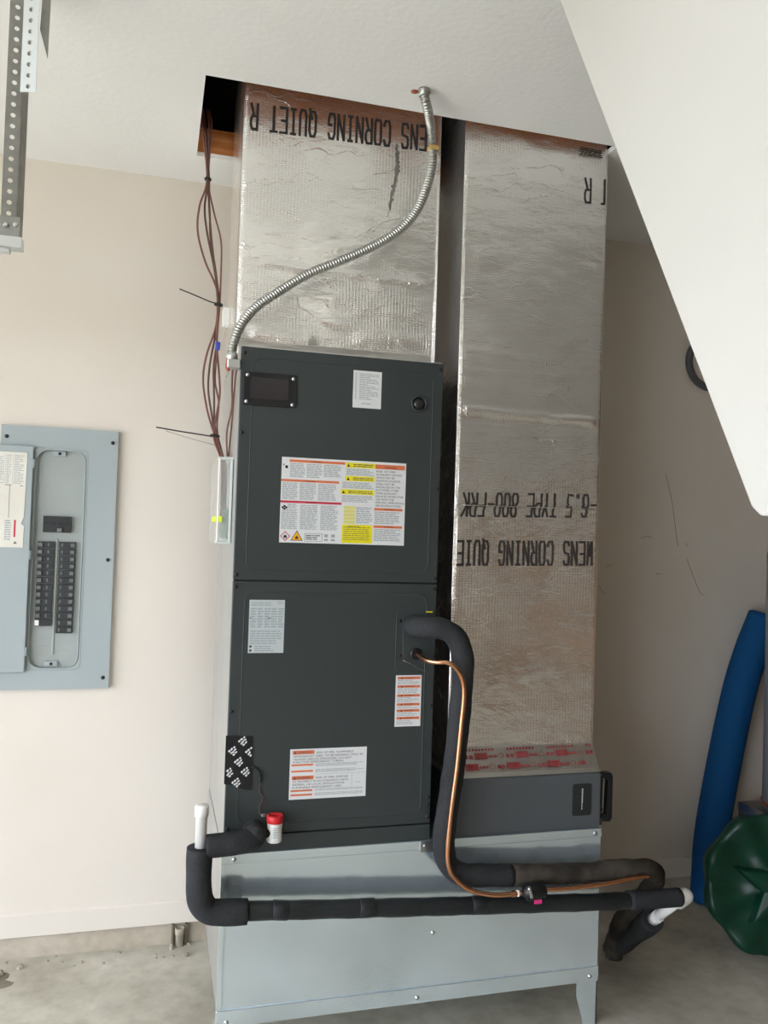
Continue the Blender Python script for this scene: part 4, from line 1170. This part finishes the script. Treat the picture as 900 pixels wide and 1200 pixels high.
for k in range(4):
    box('pole_slot', 'black_plastic', (-0.368 + k * .0225, -0.353 + k * .0225, -0.0225, -0.0205, 1.480, 1.4845), mn)
box('main_toggle', 'toggle_grey', (-0.325, -0.310, -0.030, -0.0205, 1.4535, 1.4665), mn, 0.002)
# open door lying back on the left
dO = box('door', 'panel_grey', (-0.672, -0.409, -0.036, -0.028, 0.976, 1.743), bp_, 0.003)
for z in (1.683, 1.372, 1.046):
    MB().tube([(-0.4085, -0.030, z - .015), (-0.4085, -0.030, z + .015)], 0.006, 8, res=1).build('hinge', 'panel_grey', dO)
sh = MB().prism([(-0.640, 1.719), (-0.428, 1.719), (-0.429, 1.60), (-0.431, 1.50), (-0.440, 1.478), (-0.429, 1.47), (-0.4305, 1.397), (-0.640, 1.397)], 1, -0.0375, -0.0359).build('circuit_directory', 'paper_old', dO)
ink, redm, blk = MB(), MB(), MB()
yy = -0.0378
for x0_, x1_ in ((-0.57, -0.545), (-0.535, -0.50), (-0.492, -0.477), (-0.468, -0.436)):
    strips(ink, x0_, x1_, 1.61, 1.71, 16, yy, .35, .4)
for x_ in (-0.5, -0.495, -0.472): rect(ink, x_, x_ + .0008, 1.612, 1.712, yy)
rect(blk, -0.4795, -0.478, 1.497, 1.606, yy); rect(blk, -0.495, -0.474, 1.6065, 1.6085, yy); rect(blk, -0.447, -0.438, 1.605, 1.607, yy)
strips(ink, -0.57, -0.505, 1.42, 1.60, 20, yy, .25, .5); strips(ink, -0.49, -0.470, 1.42, 1.49, 9, yy, .5, .2)
rect(redm, -0.461, -0.455, 1.432, 1.490, yy)
blk.add([(-0.461, yy, 1.41), (-0.449, yy, 1.41), (-0.455, yy, 1.418)], [(0, 1, 2)])
part(ink, 'fine_print', 'ink_grey', sh); part(redm, 'red_print', 'red_print', sh); part(blk, 'rule_lines', 'ink_dark', sh)

# ------------------------------------------------------------------ perforated track hanger
hg = thing('track_hanger', 'perforated steel angle hanging from the ceiling at upper left with a bracket', 'hanger', (-0.34, -1.01, 2.13))


def perforated(width, length, pitch, hole_r, O, du, depth_dir, parent, name, m, flange=True):
    """strip hanging down from O: punched holes along its length"""
    O, du, dd = Vector(O), Vector(du).normalized(), Vector(depth_dir).normalized()
    mb_ = MB()
    n = int(length / pitch)
    K = 12
    for c in range(n):
        zc = -(c + 0.5) * pitch
        sq, ci = [], []
        for k in range(K):
            a = 2 * PI * k / K + PI / K * 0
            ca, sa = math.cos(a), math.sin(a)
            s = min((width / 2) / abs(ca) if abs(ca) > 1e-6 else 9, (pitch / 2) / abs(sa) if abs(sa) > 1e-6 else 9)
            sq.append((ca * s, sa * s)); ci.append((ca * hole_r, sa * hole_r))
        # add true corners
        corners = [(width / 2, pitch / 2), (-width / 2, pitch / 2), (-width / 2, -pitch / 2), (width / 2, -pitch / 2)]
        vs_ = []
        for (a, b) in sq + ci + corners:
            vs_.append(O + du * (a + width / 2) + Vector((0, 0, zc + b)))
        fs_2 = [(k, (k + 1) % K, K + (k + 1) % K, K + k) for k in range(K)]
        def ang(p): return math.atan2(p[1], p[0]) % (2 * PI)
        for q, cpt in enumerate(corners):
            a = ang(cpt)
            k = int(a / (2 * PI / K))
            fs_2.append((k, 2 * K + q, (k + 1) % K))
        mb_.add(vs_, fs_2)
    Ltot = n * pitch
    ob = mb_.build(name, m, parent, recalc=True)
    md = ob.modifiers.new('thickness', 'SOLIDIFY'); md.thickness = 0.0022; md.offset = 0
    if flange:
        fl_ = MB()
        A = O + du * width
        c = [A, A + dd * width, A + dd * width + Vector((0, 0, -Ltot)), A + Vector((0, 0, -Ltot))]
        fl_.add(c, [(0, 1, 2, 3)])
        f2 = fl_.build('flange', m, ob if parent is not None else None)
        m2 = f2.modifiers.new('thickness', 'SOLIDIFY'); m2.thickness = 0.0022; m2.offset = 0
    return ob


perforated(0.033, CEIL - 2.165, 0.0254, 0.0056, (-0.369, -1.010, CEIL - 0.001), (0.97, 0.22, 0), (0.25, 0.97, 0), hg, 'long_angle', 'steel_strap')
perforated(0.036, CEIL - 2.445, 0.0254, 0.0056, (-0.3335, -1.045, CEIL - 0.001), (0.95, -0.30, 0), (0.3, 0.95, 0), hg, 'short_angle', 'steel_strap_lit', False)
MB().prism([(-0.296, CEIL - .001), (-0.279, CEIL - .001), (-0.281, 2.555), (-0.300, 2.62)], 1, -1.03, -1.027).build('ceiling_tab', 'steel_strap', hg)
br = box('track_bracket', 'steel_strap', (-0.43, -0.322, -1.035, -1.004, 2.128, 2.178), hg, 0.003)
MB().box(-0.43, -0.318, -1.040, -1.004, 2.106, 2.130).build('track_lip', 'zinc', br)
MB().lathe([(0.007, 0), (0.007, 0.004), (0.004, 0.009), (0, 0.009)], (-0.352, -1.035, 2.155), (0, -1, 0), 6, False).build('bolt', 'zinc', br)
MB().lathe([(0.005, 0), (0.005, 0.004), (0, 0.005)], (-0.333, -1.035, 2.158), (0, -1, 0), 8, False).build('bolt', 'zinc', br)
MB().box(-2.2, -0.345, -1.03, -1.008, 2.098, 2.110).box(-2.2, -0.345, -1.008, -1.004, 2.098, 2.16).build('track_rail', 'zinc', hg)

# ------------------------------------------------------------------ right-hand corner things
rg = MB()
pts = [(2.275 + 0.108 * math.cos(a), -0.017, 2.262 + 0.108 * math.sin(a)) for a in [2 * PI * k / 40 for k in range(41)]]
rg.tube(pts, 0.0155, 10, False, res=1)
ro_ = rg.build('wall_ring', 'ring_grey'); tag(ro_, 'dark grey ring hung on the back wall, half hidden by the white bulkhead', 'ring')

nd_ = thing('foam_noodle', 'thick blue foam tube leaning in the corner by the water heater', 'foam tube', (2.24, -0.09, 0))
NP = [(2.262, -0.085, 0.004), (2.27, -0.080, 0.10), (2.285, -0.076, 0.28), (2.34, -0.074, 0.57), (2.405, -0.073, 0.85), (2.46, -0.073, 1.02), (2.53, -0.073, 1.18)]
MB().tube(NP, 0.068, 22, res=8).build('foam', 'noodle_blue', nd_)
MB().tube([(2.527, -0.073, 1.174), (2.531, -0.073, 1.183)], 0.022, 12, res=1).build('core_hole', 'black_plastic', nd_)

hs = thing('heater_stand', 'low sheet metal stand carrying the grey water heater at right edge', 'stand', (2.56, -0.3, 0))
box('platform', 'steel_strap', (2.36, 2.80, -0.46, -0.145, 0.420, 0.428), hs, 0.002)
box('edge_angle', 'zinc', (2.356, 2.360, -0.462, -0.143, 0.393, 0.4278), hs, 0.001)
box('edge_angle', 'zinc', (2.356, 2.804, -0.466, -0.462, 0.393, 0.4278), hs, 0.001)
for x in (2.358, 2.772):
    for y_ in (-0.46, -0.173):
        MB().box(x, x + .028, y_, y_ + .003, 0, 0.42).box(x, x + .003, y_, y_ + .028, 0, 0.42).build('leg', 'steel_strap', hs)
wh = thing('water_heater', 'grey cylindrical water heater at the right edge on its metal stand', 'water heater', (2.575, -0.31, 0.428))
MB().lathe([(0.16, 0), (0.172, 0.006), (0.175, 0.03), (0.175, 1.02), (0.165, 1.06), (0.12, 1.075), (0, 1.078)], (2.548, -0.325, 0.428), (0, 0, 1), 40).build('tank', 'heater_grey', wh)
MB().lathe([(0.1765, 0.02), (0.1785, 0.022), (0.1785, 0.032), (0.1765, 0.034)], (2.548, -0.325, 0.428), (0, 0, 1), 40).build('base_band', 'copper_tag', wh)
for dx in (-.07, .07):
    MB().tube([(2.582 + dx, -0.315, 1.50), (2.582 + dx, -0.315, 1.62)], 0.012, 10, res=1).build('pipe_nipple', 'copper', wh)

# green scalloped plastic base, standing on its rim
gt = thing('green_stand', 'dark green scalloped plastic stand tipped on its rim below the water heater', 'plastic stand', (2.19, -0.53, 0))
gm = MB()
gc = Vector((2.200, -0.545, 0.262))
tilt = math.radians(9)
ga = Vector((-0.30, -math.cos(tilt), math.sin(tilt) * .8)).normalized()   # facing direction
gu = Vector((0, 0, 1)).cross(ga).normalized(); gv = ga.cross(gu)
NA = 90
prof = [(0.0, 0.018), (0.28, 0.020), (0.30, 0.004), (0.62, -0.004), (0.80, 0.006), (0.92, 0.016), (0.985, 0.010), (1.0, -0.006), (0.985, -0.040), (0.93, -0.042), (0.90, -0.012), (0.0, -0.010)]
GR = 0.252
vs, fs = [], []
for (pr, ph) in prof:
    for k in range(NA):
        a = 2 * PI * k / NA
        sc_ = 1 + (0.030 * math.cos(9 * a)) * min(1, max(0, (pr - 0.5) / 0.5))
        lob = 0.010 * math.cos(9 * a) * min(1, max(0, (pr - 0.3) / 0.5)) if ph > -0.009 and 0.3 < pr < 0.99 else 0
        p = gc + (gu * math.cos(a) + gv * math.sin(a)) * GR * pr * sc_ + ga * (ph + lob)
        vs.append(p)
for i in range(len(prof) - 1):
    for k in range(NA):
        k2 = (k + 1) % NA
        fs.append((i * NA + k, i * NA + k2, (i + 1) * NA + k2, (i + 1) * NA + k))
gm.add(vs, fs, True)
gm.build('dish', 'green_plastic', gt)
star = MB()
S = []
for k in range(10):
    a = 2 * PI * k / 10 + 0.25
    R_ = 0.17 if k % 2 == 0 else 0.068
    S.append((R_ * math.cos(a), R_ * math.sin(a)))
vs = [gc + gu * a + gv * b + ga * 0.006 for a, b in S] + [gc + gu * a * .88 + gv * b * .88 + ga * 0.040 for a, b in S] + [gc + ga * 0.060]
fs = [(k, (k + 1) % 10, 10 + (k + 1) % 10, 10 + k) for k in range(10)] + [(10 + k, 10 + (k + 1) % 10, 20) for k in range(10)]
star.add(vs, fs).build('star_rib', 'green_plastic', gt, 0.004)
